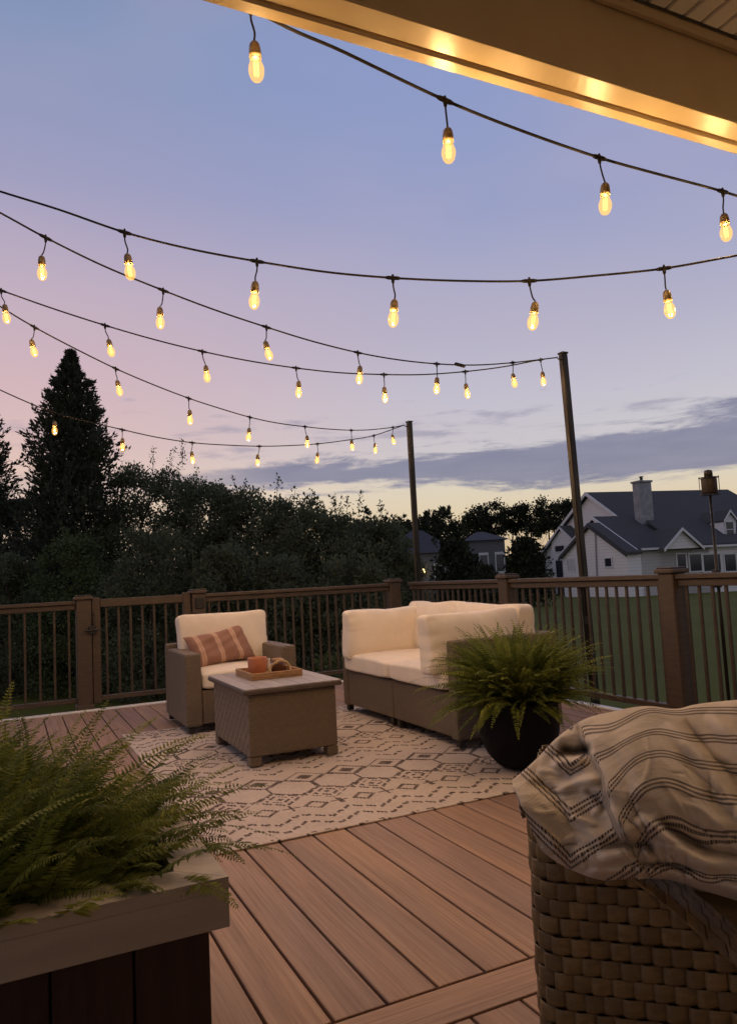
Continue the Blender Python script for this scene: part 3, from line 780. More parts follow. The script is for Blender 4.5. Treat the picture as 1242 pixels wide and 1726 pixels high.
def build_table():
    o = thing('storage_table', 'square brown wicker storage table with grey slatted top, in front of the armchair', 'table', (1.48, 4.6, 0))
    xa, xb, ya, yb = 1.215, 1.755, 4.205, 5.0
    bm = MB(); bm.box((xa, ya, 0.065), (xb, yb, 0.415), 0.010, seg=2)
    body = bm.build('basket_body', [M_WICKER, M_WICKER_DIAG], o)
    for f in body.data.polygons:
        if f.normal.x < -0.9: f.material_index = 1
    mt, t, b = pbsdf('grey_slat', rough=0.4, spec=0.5)
    geo = t.new('ShaderNodeNewGeometry'); co = objco(t); mp = t.new('ShaderNodeMapping'); t.link(co, mp.inputs[0]); mp.inputs['Scale'].default_value = (30, 2.5, 30)
    n = t.noise(mp.outputs[0], 2.0, 5, 0.6)
    c = t.mix(geo.outputs['Random Per Island'], (0.30, 0.27, 0.26, 1), (0.42, 0.385, 0.37, 1))
    t.link(t.mix(t.smooth(n, 0.35, 0.7, 0, 0.5), c, (0.22, 0.19, 0.18, 1)), b.inputs['Base Color']); bump(t, b, n, 0.001)
    e = 0.03
    fr = MB()
    fr.box((xa-e, ya-e, 0.4165), (xb+e, yb+e, 0.440), 0.004)
    fr.build('top_frame', mottled('dark_table_edge', (0.075, 0.055, 0.045), (0.105, 0.08, 0.065), 30, 0.45), o)
    sl = MB(); k = 7; w = (xb-xa+2*e-0.006)/k
    for i in range(k):
        x = xa-e+0.003+w*i; sl.box((x+0.0012, ya-e+0.003, 0.4405), (x+w-0.0012, yb+e-0.003, 0.450), 0.0025)
    sl.build('table_top', mt, o)
    for x in (xa+0.035, xb-0.035):
        for y in (ya+0.035, yb-0.035):
            MB().box((x-0.034, y-0.034, 0.0125), (x+0.034, y+0.034, 0.063), 0.004).build('leg', M_WICKER, o)
    # tray and the things in it
    tx0, tx1, ty0, ty1, z = 1.335, 1.665, 4.515, 4.885, 0.4503
    t_ = thing('serving_tray', 'small rectangular wooden tray on the slatted table', 'tray', (1.5, 4.7, z))
    MB().box((tx0, ty0, z+0.0005), (tx1, ty1, z+0.010), 0.002).build('tray_base', M_TRAYWOOD, t_)
    MB().box((tx0, ty0, z+0.0105), (tx1, ty0+0.012, z+0.042), 0.003).build('rim', M_TRAYWOOD, t_)
    MB().box((tx0, ty1-0.012, z+0.0105), (tx1, ty1, z+0.042), 0.003).build('rim', M_TRAYWOOD, t_)
    MB().box((tx0, ty0+0.0125, z+0.0105), (tx0+0.012, ty1-0.0125, z+0.042), 0.003).build('rim', M_TRAYWOOD, t_)
    MB().box((tx1-0.012, ty0+0.0125, z+0.0105), (tx1, ty1-0.0125, z+0.042), 0.003).build('rim', M_TRAYWOOD, t_)
    c = MB(); q = (1.435, 4.72, z+0.0105)
    c.lathe([(0.050, 0), (0.056, 0.004), (0.060, 0.03), (0.062, 0.105), (0.0605, 0.108), (0.057, 0.105), (0.055, 0.075), (0.01, 0.074)], c=q, n=32)
    o1 = thing('candle_jar', 'terracotta candle jar standing in the tray', 'candle', q)
    c.build('jar', M_TERRA, o1, True)
    MB().lathe([(0.053, 0.0), (0.054, 0.012), (0.02, 0.013)], c=(q[0], q[1], q[2]+0.0755), n=24).build('wax', M_CERAMIC, o1, True)
    q2 = (1.585, 4.76, z+0.0105)
    o2 = thing('glass_jar', 'brown glass jar at the back of the tray behind the bead arch', 'jar', q2)
    MB().lathe([(0.046, 0), (0.052, 0.006), (0.053, 0.05), (0.046, 0.064), (0.036, 0.070)], c=q2, n=28).build('jar', M_AMBER, o2, True)
    MB().lathe([(0.039, 0), (0.040, 0.002), (0.040, 0.013), (0.012, 0.016)], c=(q2[0], q2[1], q2[2]+0.071), n=24).build('lid', M_TRAYWOOD, o2, True)
    bd = MB(); cxx, cyy = 1.555, 4.62
    for k in range(17):
        a = math.pi*k/16; p = Vector((cxx+0.070*math.cos(a), cyy+0.010*math.sin(3*a), z+0.022+0.072*math.sin(a)))
        bmesh.ops.create_icosphere(bd.bm, subdivisions=2, radius=0.0095, matrix=Matrix.Translation(p))
    for k in range(7):
        p = Vector((cxx-0.070-0.004*k, cyy+0.015*k, z+0.0205)); bmesh.ops.create_icosphere(bd.bm, subdivisions=2, radius=0.0095, matrix=Matrix.Translation(p))
    tag(bd.build('bead_garland', M_BEADS, None, True, (cxx, cyy, z)), 'arched garland of pale wooden beads in the tray', 'bead garland')
    wv = MB().lathe([(0.012, 0), (0.016, 0.004), (0.017, 0.045), (0.010, 0.06), (0.009, 0.085), (0.011, 0.092)], c=(1.515, 4.735, z+0.0105), n=20)
    tag(wv.build('bud_vase', M_CERAMIC, None, True, (1.515, 4.735, z+0.0105)), 'tiny white bud vase beside the terracotta candle jar', 'vase')
build_table()

# ------------------------------------------------------------------ ferns, pot, planter
def fern_mesh(name, center, n_fronds, rlen, spread, seed, up=(35, 85), pinna=0.04, npairs=34, droop=1.0, base_r=0.06, bias=None, pw=0.27, area=None, alt=None, front=0.0):
    rg = np.random.default_rng(seed); VV, QQ, YY = [], [], []; off = 0
    for f in range(n_fronds):
        az = rg.uniform(0, 2*math.pi)
        if bias is not None and rg.random() < 0.35: az = rg.normal(bias, 0.6)
        L = rg.uniform(*rlen); el = R(rg.uniform(*up)); o3 = center
        if alt is not None and f % alt[0] == 0:
            az = rg.normal(alt[1], alt[2]); el = R(rg.uniform(*alt[3])); o3 = alt[4]
        young = max(0.0, rg.normal(0.10, 0.22)); 
        if rg.random() < 0.16: young = rg.uniform(0.5, 0.95)
        fr_ = max(0.0, -math.sin(az))*front; L *= 1-0.55*fr_; el = max(el, R(62)*fr_)
        p = np.array(o3)+np.array([math.cos(az), math.sin(az), 0])*base_r*rg.random()**.5
        if area is not None: p = p+np.array([rg.uniform(*area[0]), rg.uniform(*area[1]), 0])
        k = droop*rg.uniform(0.8, 1.5)*(1.1 if el > 1.1 else 1.0); twist = rg.normal(0, 0.35)
        N = npairs; ds = L/N; e = el; azz = az
        side_tilt = rg.normal(0, 0.35)
        for i in range(N):
            s = i/N
            e -= k*(0.5+1.5*s)*1.55/N; azz += twist/N
            d = np.array([math.cos(azz)*math.cos(e), math.sin(azz)*math.cos(e), math.sin(e)])
            p2 = p+d*ds
            sd = np.cross(d, [0, 0, 1.0]); sd /= max(np.linalg.norm(sd), 1e-3); nn = np.cross(sd, d)
            sd = sd*math.cos(side_tilt)+nn*math.sin(side_tilt); nn = np.cross(sd, d)
            # rachis
            w = 0.0014*(1-s)+0.0004
            VV += [p-sd*w, p+sd*w, p2+sd*w, p2-sd*w]; QQ.append((off, off+1, off+2, off+3)); YY += [young]*4; off += 4
            if s > 0.10:
                prof = min(1.0, (s-0.08)/0.22)**0.7*(1-s)**0.62*1.25
                ln = pinna*prof*rg.uniform(0.85, 1.1)
                if ln > 0.004:
                    for sg in (1, -1):
                        pd = sd*sg*0.93+d*0.34+nn*rg.normal(-0.08, 0.11); pd /= np.linalg.norm(pd)
                        pe = d*math.cos(.2)+nn*rg.normal(0, 0.25); wd = max(ln*pw, ds*0.74)
                        a = p+pd*0.001; b = p+pd*ln*0.35+pe*wd*0.5; c = p+pd*ln-nn*ln*0.10; dd = p+pd*ln*0.35-pe*wd*0.5
                        VV += [a, b, c, dd]; QQ.append((off, off+1, off+2, off+3)); y_ = young*(0.6+0.8*s); YY += [y_]*4; off += 4
            p = p2
    me = np_mesh(name, np.array(VV), QQ, {'young': np.clip(YY, 0, 1)})
    return me
# planter with its trim, left foreground
def build_planter():
    o = thing('planter_box', 'brown wooden planter box with wide tan top trim, in the near left corner', 'planter', (-0.2, 1.7, 0))
    x1, x0, y0, y1, zt, zb = 0.357, -0.85, 1.402, 2.05, 0.52, 0.432
    tw = 0.082
    tr = MB()
    # mitred top boards: outlines at the top face, pushed down
    th = Vector((0, 0, -0.022))
    tr.prism([(x0, y0, zt), (x1, y0, zt), (x1-tw, y0+tw, zt), (x0+tw, y0+tw, zt)], th)
    tr.prism([(x1, y0+0.0015, zt), (x1, y1, zt), (x1-tw, y1-tw, zt), (x1-tw, y0+tw+0.0015, zt)], th)
    tr.prism([(x0, y1, zt), (x0+tw, y1-tw, zt), (x1-tw-0.001, y1-tw, zt), (x1-0.001, y1, zt)], th)
    tr.prism([(x0, y0+0.0015, zt), (x0+tw-0.001, y0+tw+0.0015, zt), (x0+tw-0.001, y1-tw, zt), (x0, y1-0.001, zt)], th)
    tr.build('top_trim', M_PLTRIM, o)
    ap = MB()
    zc = zt-0.0225
    ap.box((x0, y0, zb), (x1, y0+0.02, zc), 0.0015); ap.box((x1-0.02, y0+0.0205, zb), (x1, y1-0.0205, zc), 0.0015)
    ap.box((x0, y1-0.02, zb), (x1, y1, zc), 0.0015); ap.box((x0, y0+0.0205, zb), (x0+0.02, y1-0.0205, zc), 0.0015)
    ap.build('apron', M_PLTRIM, o)
    bo = MB(); bx0, bx1, by0, by1 = x0+0.03, x1-0.03, y0+0.028, y1-0.028
    rr = random.Random(4)
    x = bx1
    while x > bx0+0.02:
        w = min(0.135, x-bx0); d = rr.uniform(0, 0.003)
        bo.box((x-w+0.002, by0+d, 0.001), (x-0.002, by0+0.018, zb+0.05), 0.002); x -= w
    y = by0+0.02
    while y < by1-0.02:
        w = min(0.135, by1-y); bo.box((bx1-0.018, y+0.002, 0.001), (bx1, y+w-0.002, zb+0.05), 0.002); y += w
    bo.box((bx0, by1-0.018, 0.001), (bx1-0.02, by1, zb+0.05)); bo.box((bx0, by0+0.02, 0.001), (bx0+0.018, by1-0.02, zb+0.05))
    bo.build('body', M_PLBODY, o)
    s = MB().box((bx0+0.02, by0+0.02, 0.3), (bx1-0.02, by1-0.02, 0.47)); s.build('soil', M_SOIL, o)
    me1 = fern_mesh('fern', (-0.10, 1.70, 0.46), 1350, (0.23, 0.43), 1, 5, (40, 94), 0.041, 46, 0.44, 0.09, bias=1.5, pw=0.24, area=((-0.50, 0.14), (-0.17, 0.22)), alt=(5, 0.2, 0.7, (14, 60), (0.03, 1.68, 0.48)), front=0.85)
    f1 = link('fern', me1, M_FERN, None, False, (-0.02, 1.72, 0.46))
    tag(f1, 'big bushy fern with serrated fronds spilling over the wooden planter box', 'fern')
build_planter()
def build_pot():
    c = (2.437, 3.345, 0.0)
    o = thing('plant_pot', 'round black pot standing on the rug, holding the smaller fern', 'pot', c)
    MB().lathe([(0.090, 0.0125), (0.102, 0.016), (0.130, 0.036), (0.172, 0.085), (0.200, 0.145), (0.212, 0.21), (0.215, 0.29), (0.212, 0.345), (0.214, 0.352), (0.219, 0.356), (0.217, 0.362), (0.206, 0.362), (0.203, 0.34), (0.205, 0.30)], c=c, n=48, cap=False).build('vessel', M_POT, o, True)
    MB().lathe([(0.204, 0.318), (0.12, 0.326), (0.02, 0.33)], c=c, n=24).build('soil', M_SOIL, o, True)
    me = fern_mesh('fern', (2.437, 3.345, 0.33), 820, (0.28, 0.52), 1, 9, (46, 92), 0.036, 32, 0.44, 0.13, pw=0.46, alt=(4, 1.0, 3.0, (10, 50), (2.437, 3.345, 0.34)))
    f = link('fern', me, M_FERN, None, False, (2.437, 3.345, 0.33))
    tag(f, 'feathery fern growing in the black pot beside the sofa', 'fern')
build_pot()

# ------------------------------------------------------------------ near wicker armchair with blanket
def build_near_chair():
    o = thing('wicker_armchair', 'large basket-weave wicker armchair in the near right corner under a blanket', 'armchair', (1.15, 1.15, 0))
    K = atD((893, 1500), 1.31); K.z = 0
    E = atD((1330, 1600), 1.18); E.z = 0
    d = (E-K); d.z = 0; Ltot = d.length; d.normalize(); back = Vector((-d.y, d.x, 0))
    if back.y < 0: back = -back
    r = 0.055
    # plan path: comes round the far corner, then runs across in front of the camera
    path = [K+back*0.40+d*0.0, K+back*0.2, K+back*(r+0.02)]
    for k in range(1, 8):
        a = math.pi/2*k/8; path.append(K+d*(r-r*math.cos(a))+back*(r-r*math.sin(a)))
    path += [K+d*(r+Ltot*1.0*s) for s in np.linspace(0.02, 1.0, 12)]
    cum = [0]
    for a, b in zip(path, path[1:]): cum.append(cum[-1]+(b-a).length)
    tot = cum[-1]; cum = np.array(cum); PX = np.array([p[:] for p in path])
    def P(s): return np.array([np.interp(s, cum, PX[:, k]) for k in range(3)])
    n_off = (-back); 
    # top edge height along the path
    sK = cum[3]
    zl = atD((880, 1345), 1.31).z
    def top(s):
        if s < sK: return zl
        f = (s-sK-0.03)/(tot-sK); f = min(max(f, 0), 1)
        return zl-0.010 - 0.385*f**1.12
    ROW, BLK = 0.0300, 0.0325
    def frame(s_):
        p = P(s_); q = P(min(s_+0.004, tot)); q0 = P(max(s_-0.004, 0)); tg = q-q0; tg /= np.linalg.norm(tg)
        nrm = np.array([tg[1], -tg[0], 0.0])
        if np.dot(nrm, np.array(n_off[:])) < -0.2: nrm = -nrm
        return p, nrm
    V, Q, MI = [], [], []
    rgw = np.random.default_rng(21)
    PROF = [(-0.10, -0.0030), (0.0, 0.0022), (0.07, 0.0058), (0.22, 0.0072), (0.45, 0.0064), (0.70, 0.0042), (0.92, 0.0012), (1.06, -0.0020)]
    nrows = int(0.80/ROW)
    for ri in range(nrows):
        z0 = 0.06+ri*ROW
        wav = rgw.uniform(-0.0012, 0.0012)
        k = -1
        while True:
            s0 = (k+0.5*(ri % 2))*BLK+rgw.uniform(-0.0025, 0.0025); k += 1
            if s0 > tot: break
            if s0 < 0.002: continue
            amp = rgw.uniform(0.8, 1.2); tilt = rgw.uniform(-0.0010, 0.0010); base_i = len(V); okc = 0
            for (fa, hh) in PROF:
                s1 = min(max(s0+fa*BLK*1.04, 0), tot); p, nrm = frame(s1); zt = top(s1)
                for fb, cv in ((0.015, -0.0011), (0.14, 0.0), (0.5, 0.0005), (0.86, 0.0), (0.985, -0.0011)):
                    z = min(z0+fb*ROW+wav+tilt*fa, zt); okc += z < zt-1e-4
                    V.append(p+nrm*(hh*amp+cv)+np.array([0, 0, z]))
            if okc == 0: del V[base_i:]; continue
            for i in range(len(PROF)-1):
                for j in range(4):
                    a_ = base_i+i*5+j; Q.append((a_, a_+5, a_+6, a_+1)); MI.append(0)
    # dark backing sheet, coloured to stand in for shade in the gaps
    b0 = len(V); nc = 60
    for i in range(nc+1):
        s1 = tot*i/nc; p, nrm = frame(s1)
        for z in (0.05, top(s1)-0.001): V.append(p-nrm*0.0045+np.array([0, 0, z]))
    for i in range(nc): Q.append((b0+2*i, b0+2*i+2, b0+2*i+3, b0+2*i+1)); MI.append(1)
    me = np_mesh('woven_panel', np.array(V), Q)
    me.materials.clear()
    mt = mottled('flat_wicker_strip', (0.165, 0.110, 0.048), (0.25, 0.172, 0.078), 26, 0.42, 130, 0.0012, stretch=(1, 1, 3))
    gap_shade_mat = mottled('wicker_gap_shade', (0.02, 0.013, 0.007), (0.035, 0.023, 0.012), 20, 0.7)
    nt_ = NT(mt.node_tree); bb = mt.node_tree.nodes['Principled BSDF']; old = bb.inputs['Base Color'].links[0].from_socket
    rn = nt_.new('ShaderNodeNewGeometry').outputs['Random Per Island']
    nt_.link(nt_.mix(nt_.math('MULTIPLY', rn, 0.55), old, (0.085, 0.055, 0.025, 1)), bb.inputs['Base Color'])
    po = link('woven_panel', me, [mt, gap_shade_mat], o, True)
    me.polygons.foreach_set('material_index', MI)
    sm = po.modifiers.new('thick', 'SOLIDIFY'); sm.thickness = 0.0016; sm.offset = -1
    # flat plaited band along the top rim, leaning inward
    bd = MB(); n = 30
    for row in range(4):
        for k in range(n):
            s0 = sK+0.02+(tot-sK-0.03)*(k+0.5*(row % 2))/n; s1 = s0+(tot-sK)/n*0.93
            if s1 > tot: continue
            pts = []
            for s, w in ((s0, 0), (s1, 0), (s1, 1), (s0, 1)):
                p = P(s); q = P(min(s+0.004, tot)); tg = q-P(max(s-0.004, 0)); tg /= np.linalg.norm(tg); nrm = np.array([tg[1], -tg[0], 0])
                if np.dot(nrm, np.array(n_off[:])) < -0.2: nrm = -nrm
                w_ = (row+w*0.93)*0.036
                lift = 0.012*math.sin(min(w_/0.108, 1)*math.pi*0.5)
                pts.append(Vector(p)+Vector(nrm)*(0.008-w_)+Vector((0, 0, top(s)+0.0015+lift+(0.002 if k % 2 else 0))))
            bd.prism(pts, (0, 0, -0.005))
    bd.build('rim_band', mt, o)
    inner = MB(); pin = [Vector(P(s)) for s in np.linspace(0.02, tot, 24)]
    for a, b in zip(pin, pin[1:]):
        pass
    A = K+d*0.10+back*0.10; 
    sc = MB(); Mx = Matrix.Translation(K+d*0.48+back*0.52) @ Matrix.Rotation(math.atan2(d.y, d.x), 4, 'Z')
    sc.box((-0.36, -0.36, 0.08), (0.36, 0.36, 0.34), 0.05, Mx, 3); sc.build('seat_base', mt, o)
    for sx in (-0.33, 0.33):
        for sy in (-0.33, 0.33):
            p = Mx @ Vector((sx, sy, 0)); MB().lathe([(0.022, 0.001), (0.026, 0.09)], c=p, n=12).build('leg', M_FOOT, o)
    cushion('back_cushion', (K+d*0.50+back*0.50+Vector((0, 0, 0.46)))[:], (0.70, 0.18, 0.26), o, 77, 0.2, 1, 0.01, rotz=math.atan2(d.y, d.x))
    return K, d, back
NEAR = build_near_chair()

def build_blanket():
    """crumpled throw: a sheet laid over the chair, set out from measured outline points with depth"""
    rows = [  # (px, py, depth) left to right; first row hangs down behind the top
        [(880, 1380, 1.50), (925, 1350, 1.56), (960, 1320, 1.62), (1005, 1300, 1.68), (1060, 1290, 1.72), (1120, 1285, 1.74), (1180, 1285, 1.75), (1250, 1280, 1.76), (1345, 1275, 1.78)],
        [(866, 1320, 1.375), (905, 1284, 1.43), (940, 1247, 1.48), (985, 1216, 1.54), (1040, 1201, 1.58), (1090, 1193, 1.61), (1140, 1197, 1.62), (1190, 1187, 1.64), (1345, 1172, 1.66)],
        [(864, 1328, 1.32), (908, 1302, 1.37), (950, 1272, 1.41), (1000, 1250, 1.43), (1050, 1240, 1.45), (1105, 1240, 1.47), (1160, 1252, 1.48), (1215, 1258, 1.49), (1345, 1262, 1.50)],
        [(872, 1340, 1.295), (915, 1330, 1.335), (958, 1320, 1.345), (1008, 1305, 1.335), (1060, 1290, 1.345), (1115, 1295, 1.36), (1170, 1312, 1.37), (1225, 1330, 1.38), (1345, 1350, 1.38)],
        [(880, 1362, 1.258), (920, 1370, 1.268), (960, 1378, 1.268), (1010, 1362, 1.275), (1065, 1350, 1.27), (1120, 1358, 1.28), (1175, 1380, 1.29), (1230, 1400, 1.295), (1345, 1425, 1.29)],
        [(890, 1385, 1.245), (927, 1405, 1.250), (968, 1420, 1.248), (1015, 1418, 1.238), (1070, 1405, 1.235), (1125, 1412, 1.24), (1180, 1432, 1.25), (1232, 1448, 1.255), (1345, 1470, 1.265)],
        [(902, 1412, 1.242), (938, 1437, 1.244), (985, 1458, 1.240), (1030, 1462, 1.235), (1080, 1452, 1.245), (1130, 1455, 1.255), (1185, 1472, 1.265), (1235, 1482, 1.275), (1345, 1505, 1.285)],
        [(912, 1432, 1.250), (950, 1459, 1.252), (1000, 1479, 1.252), (1045, 1485, 1.255), (1090, 1480, 1.270), (1135, 1484, 1.285), (1185, 1500, 1.295), (1242, 1517, 1.31), (1345, 1550, 1.325)],
    ]
    C = np.array(rows, float); nr, nc = C.shape[:2]
    SU, SV = 190, 230
    def cr(arr, t):                                      # Catmull-Rom along axis 0
        n = len(arr); x = t*(n-1); i = np.clip(np.floor(x).astype(int), 0, n-2); f = (x-i)
        g = lambda k: arr[np.clip(k, 0, n-1)]
        f = f.reshape((-1,)+(1,)*(arr.ndim-1))
        a, b, c, d = g(i-1), g(i), g(i+1), g(i+2)
        return 0.5*(2*b+(c-a)*f+(2*a-5*b+4*c-d)*f**2+(3*b-a-3*c+d)*f**3)
    G = cr(C, np.linspace(0, 1, SV)); G = cr(G.transpose(1, 0, 2), np.linspace(0, 1, SU)).transpose(1, 0, 2)
    X, Y, Dp = G[..., 0], G[..., 1], G[..., 2]
    T = np.linspace(0, 1, SV)[:, None]*np.ones((1, SU))
    def dist(poly):
        p = np.stack([X, Y], -1); best = np.full(X.shape, 1e9); sgn = np.zeros(X.shape); par = np.zeros(X.shape)
        L = 0; tl = sum(math.dist(a, b) for a, b in zip(poly, poly[1:]))
        for a, b in zip(poly, poly[1:]):
            a, b = np.array(a, float), np.array(b, float); ab = b-a; l = np.hypot(*ab)
            t = np.clip(((p-a)@ab)/(l*l), 0, 1); q = p-a-t[..., None]*ab; dd = np.hypot(q[..., 0], q[..., 1])
            s = np.sign(ab[0]*q[..., 1]-ab[1]*q[..., 0]); k = dd < best
            best = np.where(k, dd, best); sgn = np.where(k, s, sgn); par = np.where(k, (L+t*l)/tl, par); L += l
        return best, sgn, par
    front = np.clip((T-0.06)/0.12, 0, 1)
    disp = np.zeros_like(X)                              # metres, positive towards the viewer
    def ridge(poly, w, amp, asym=0.0, taper=True):
        nonlocal disp
        d, s, t = dist(poly); ww = w*(1+asym*s); k = np.exp(-(d/ww)**2)
        if taper: k = k*np.clip(np.minimum(t, 1-t)/0.18, 0.0, 1)**0.7
        disp = disp+amp*k
    def step(poly, w, amp):                              # overlap: the right side lies on top of the left side
        nonlocal disp
        d, s, t = dist(poly); k = np.clip(np.minimum(t, 1-t)/0.12, 0, 1)
        disp = disp+amp*k*np.exp(-(d/60)**2)*(0.5-0.5*np.tanh(s*d/w))
    step([(975, 1232), (990, 1262), (1012, 1300), (1025, 1350), (1038, 1392), (1060, 1430)], 4, 0.034)
    ridge([(890, 1318), (935, 1340), (962, 1392), (985, 1420)], 11, -0.016)
    ridge([(868, 1322), (915, 1395), (955, 1450)], 12, 0.010)
    ridge([(940, 1262), (968, 1268), (1000, 1262)], 9, -0.060)
    ridge([(930, 1290), (960, 1285), (985, 1282)], 7, 0.020)
    ridge([(938, 1335), (975, 1318), (1015, 1312)], 8, 0.018)
    ridge([(985, 1330), (1008, 1345), (1022, 1372)], 7, -0.014)
    ridge([(1052, 1225), (1085, 1290), (1092, 1350)], 26, 0.022)
    ridge([(1120, 1220), (1178, 1278), (1225, 1345), (1290, 1420)], 9, 0.028, 0.4)
    ridge([(1150, 1215), (1215, 1290), (1290, 1370)], 8, -0.022)
    ridge([(1195, 1200), (1260, 1268), (1330, 1330)], 11, 0.026, 0.4)
    ridge([(1076, 1372), (1110, 1402), (1150, 1436), (1185, 1455), (1222, 1466)], 13, 0.036, 0.25)
    ridge([(1100, 1376), (1150, 1412), (1200, 1436), (1290, 1450)], 9, -0.030)
    ridge([(1010, 1425), (1070, 1422), (1105, 1428)], 9, -0.022)
    ridge([(960, 1438), (1005, 1452), (1065, 1440)], 11, 0.018)
    ridge([(1000, 1470), (1060, 1468), (1120, 1470), (1200, 1488), (1300, 1515)], 9, 0.020, taper=False)
    ridge([(1070, 1458), (1120, 1455), (1190, 1470)], 6, -0.016)
    ridge([(1060, 1340), (1130, 1352), (1200, 1385), (1260, 1412)], 16, 0.010)
    rg = np.random.default_rng(5)
    for i in range(26):                                   # sharp small creases running down the slope
        x0, y0 = rg.uniform(1045, 1250), rg.uniform(1225, 1440); an = rg.normal(0.75, 0.35); l = rg.uniform(45, 120)
        c1_ = (x0+math.cos(an)*l*.5+rg.normal(0, 6), y0+math.sin(an)*l*.5+rg.normal(0, 6))
        ridge([(x0, y0), c1_, (x0+math.cos(an+.2)*l, y0+math.sin(an+.2)*l)], rg.uniform(2.5, 5.0), rg.choice([-1, 1])*rg.uniform(0.003, 0.008), rg.uniform(-.5, .5))
    for i in range(14):
        x0, y0 = rg.uniform(890, 1010), rg.uniform(1290, 1440); an = rg.normal(-0.2, 0.7); l = rg.uniform(25, 60)
        ridge([(x0, y0), (x0+math.cos(an)*l*.5, y0+math.sin(an)*l*.5+rg.normal(0, 4)), (x0+math.cos(an)*l, y0+math.sin(an)*l)], rg.uniform(2.5, 4.5), rg.choice([-1, 1])*rg.uniform(0.003, 0.007))
    for i in range(22):
        an = rg.normal(0.75, 0.5); fq = rg.uniform(0.012, 0.055); ph = rg.uniform(0, 6)
        wx = np.sin(X*rg.normal(0, 0.012)+Y*rg.normal(0, 0.012)+rg.uniform(0, 6))
        q = np.sin((X*-math.sin(an)+Y*math.cos(an))*fq+ph+0.8*wx)
        disp += 0.00012/fq*(1-np.abs(q)**0.8*1.6)*np.clip(wx+0.4, 0, 1)*rg.uniform(0.5, 1.4)
    Dbase = Dp.copy(); Dp = Dp-1.25*disp*front
    o_ = np.array(CO[:]); u = X-IW/2; v = Y-863.0; c, s = math.cos(ROLL), math.sin(ROLL)
    u, v = c*u-s*v, s*u+c*v
    Wd = np.array(FW[:])+np.array(RT[:])*(u/F)[..., None]-np.array(UP[:])*(v/F)[..., None]
    P = o_+Wd*Dp[..., None]
    # cloth coordinates: length down each column, with the weave lying askew on the left
    PB = o_+Wd*Dbase[..., None]
    dl = np.linalg.norm(np.diff(PB, axis=0), axis=2); vv = np.vstack([np.zeros((1, SU)), np.cumsum(dl, 0)])
    du = np.linalg.norm(np.diff(PB, axis=1), axis=2); uu = np.hstack([np.zeros((SV, 1)), np.cumsum(du, 1)])
    vv = vv-vv[SV//7:SV//7+1]*0.9
    d_, sg_, _t = dist([(968, 1215), (986, 1258), (1017, 1311), (1027, 1365), (1042, 1395), (1070, 1440)])
    xr = 0.5-0.5*np.tanh(sg_*d_/3.0)                      # 1 right of the overlap
    arch = -0.050*np.exp(-((X-1030)/48)**2)-0.020*np.clip((X-1150)/90, 0, 2)
    vl = (Y-1310-0.95*np.clip(X-880, -30, 82)+0.62*np.clip(X-962, 0, 200))*0.00112
    vv = xr*(vv+arch) + (1-xr)*vl
    idx = np.arange(SU*SV).reshape(SV, SU)
    Q = np.stack([idx[:-1, :-1], idx[:-1, 1:], idx[1:, 1:], idx[1:, :-1]], -1).reshape(-1, 4)
    me = np_mesh('throw_blanket', P.reshape(-1, 3), Q)
    uvl = me.uv_layers.new(name='UVMap'); li = np.empty(len(me.loops), np.int32); me.loops.foreach_get('vertex_index', li)
    uvl.data.foreach_set('uv', np.stack([uu, vv], -1).reshape(-1, 2)[li].astype(np.float32).ravel())
    mt, t, b = pbsdf('striped_woven_throw', rough=0.95, spec=0.1); b.inputs['Sheen Weight'].default_value = 0.2
    uv = t.new('ShaderNodeUVMap').outputs[0]; U, Vv, _ = t.sep(uv)
    wob = t.math('MULTIPLY', t.math('SUBTRACT', t.noise(uv, 14, 3, 0.5), 0.5), 0.006)
    Vw = t.math('ADD', Vv, wob)
    per = 0.086
    fr = t.math('MULTIPLY', t.math('FRACT', t.math('DIVIDE', t.math('ADD', Vw, 10.02), per)), per)
    lines = None
    for c_ in (0.020, 0.0305, 0.041):
        l = t.smooth(t.math('ABSOLUTE', t.math('SUBTRACT', fr, c_)), 0.0036, 0.0020)
        lines = l if lines is None else t.math('MAXIMUM', lines, l)
    dash = t.smooth(t.math('SINE', t.math('MULTIPLY', U, 1150.0)), -0.6, 0.2, 0.45, 1.0)
    ink = t.math('MULTIPLY', lines, dash)
    n = t.noise(uv, 9, 4, 0.6)
    wv = t.math('MULTIPLY', t.math('SINE', t.math('MULTIPLY', U, 2400)), t.math('SINE', t.math('MULTIPLY', Vv, 2400)))
    base = t.mix(t.smooth(n, 0.3, 0.7), (0.73, 0.635, 0.51, 1), (0.79, 0.70, 0.575, 1))
    base = t.mix(t.math('MULTIPLY', t.math('ADD', wv, 1), 0.10), base, (0.44, 0.35, 0.25, 1))
    t.link(t.mix(ink, base, (0.055, 0.035, 0.030, 1)), b.inputs['Base Color'])
    mp = t.new('ShaderNodeMapping'); t.link(uv, mp.inputs[0]); mp.inputs['Scale'].default_value = (9, 26, 1); mp.inputs['Rotation'].default_value = (0, 0, 0.6)
    cr_n = t.noise(mp.outputs[0], 1.0, 6, 0.62, 0.8)
    bump(t, b, t.math('ADD', t.math('ADD', t.math('MULTIPLY', wv, 0.25), t.math('MULTIPLY', ink, 0.6)), t.math('MULTIPLY', cr_n, 5.0)), 0.0016, 0.85)
    o = link('throw_blanket', me, mt, None, True, tuple(P[SV//2, SU//2]))
    md = o.modifiers.new('thick', 'SOLIDIFY'); md.thickness = 0.004; md.offset = 0
    tag(o, 'crumpled beige throw with dark stitched stripes over the near wicker armchair', 'blanket')
build_blanket()

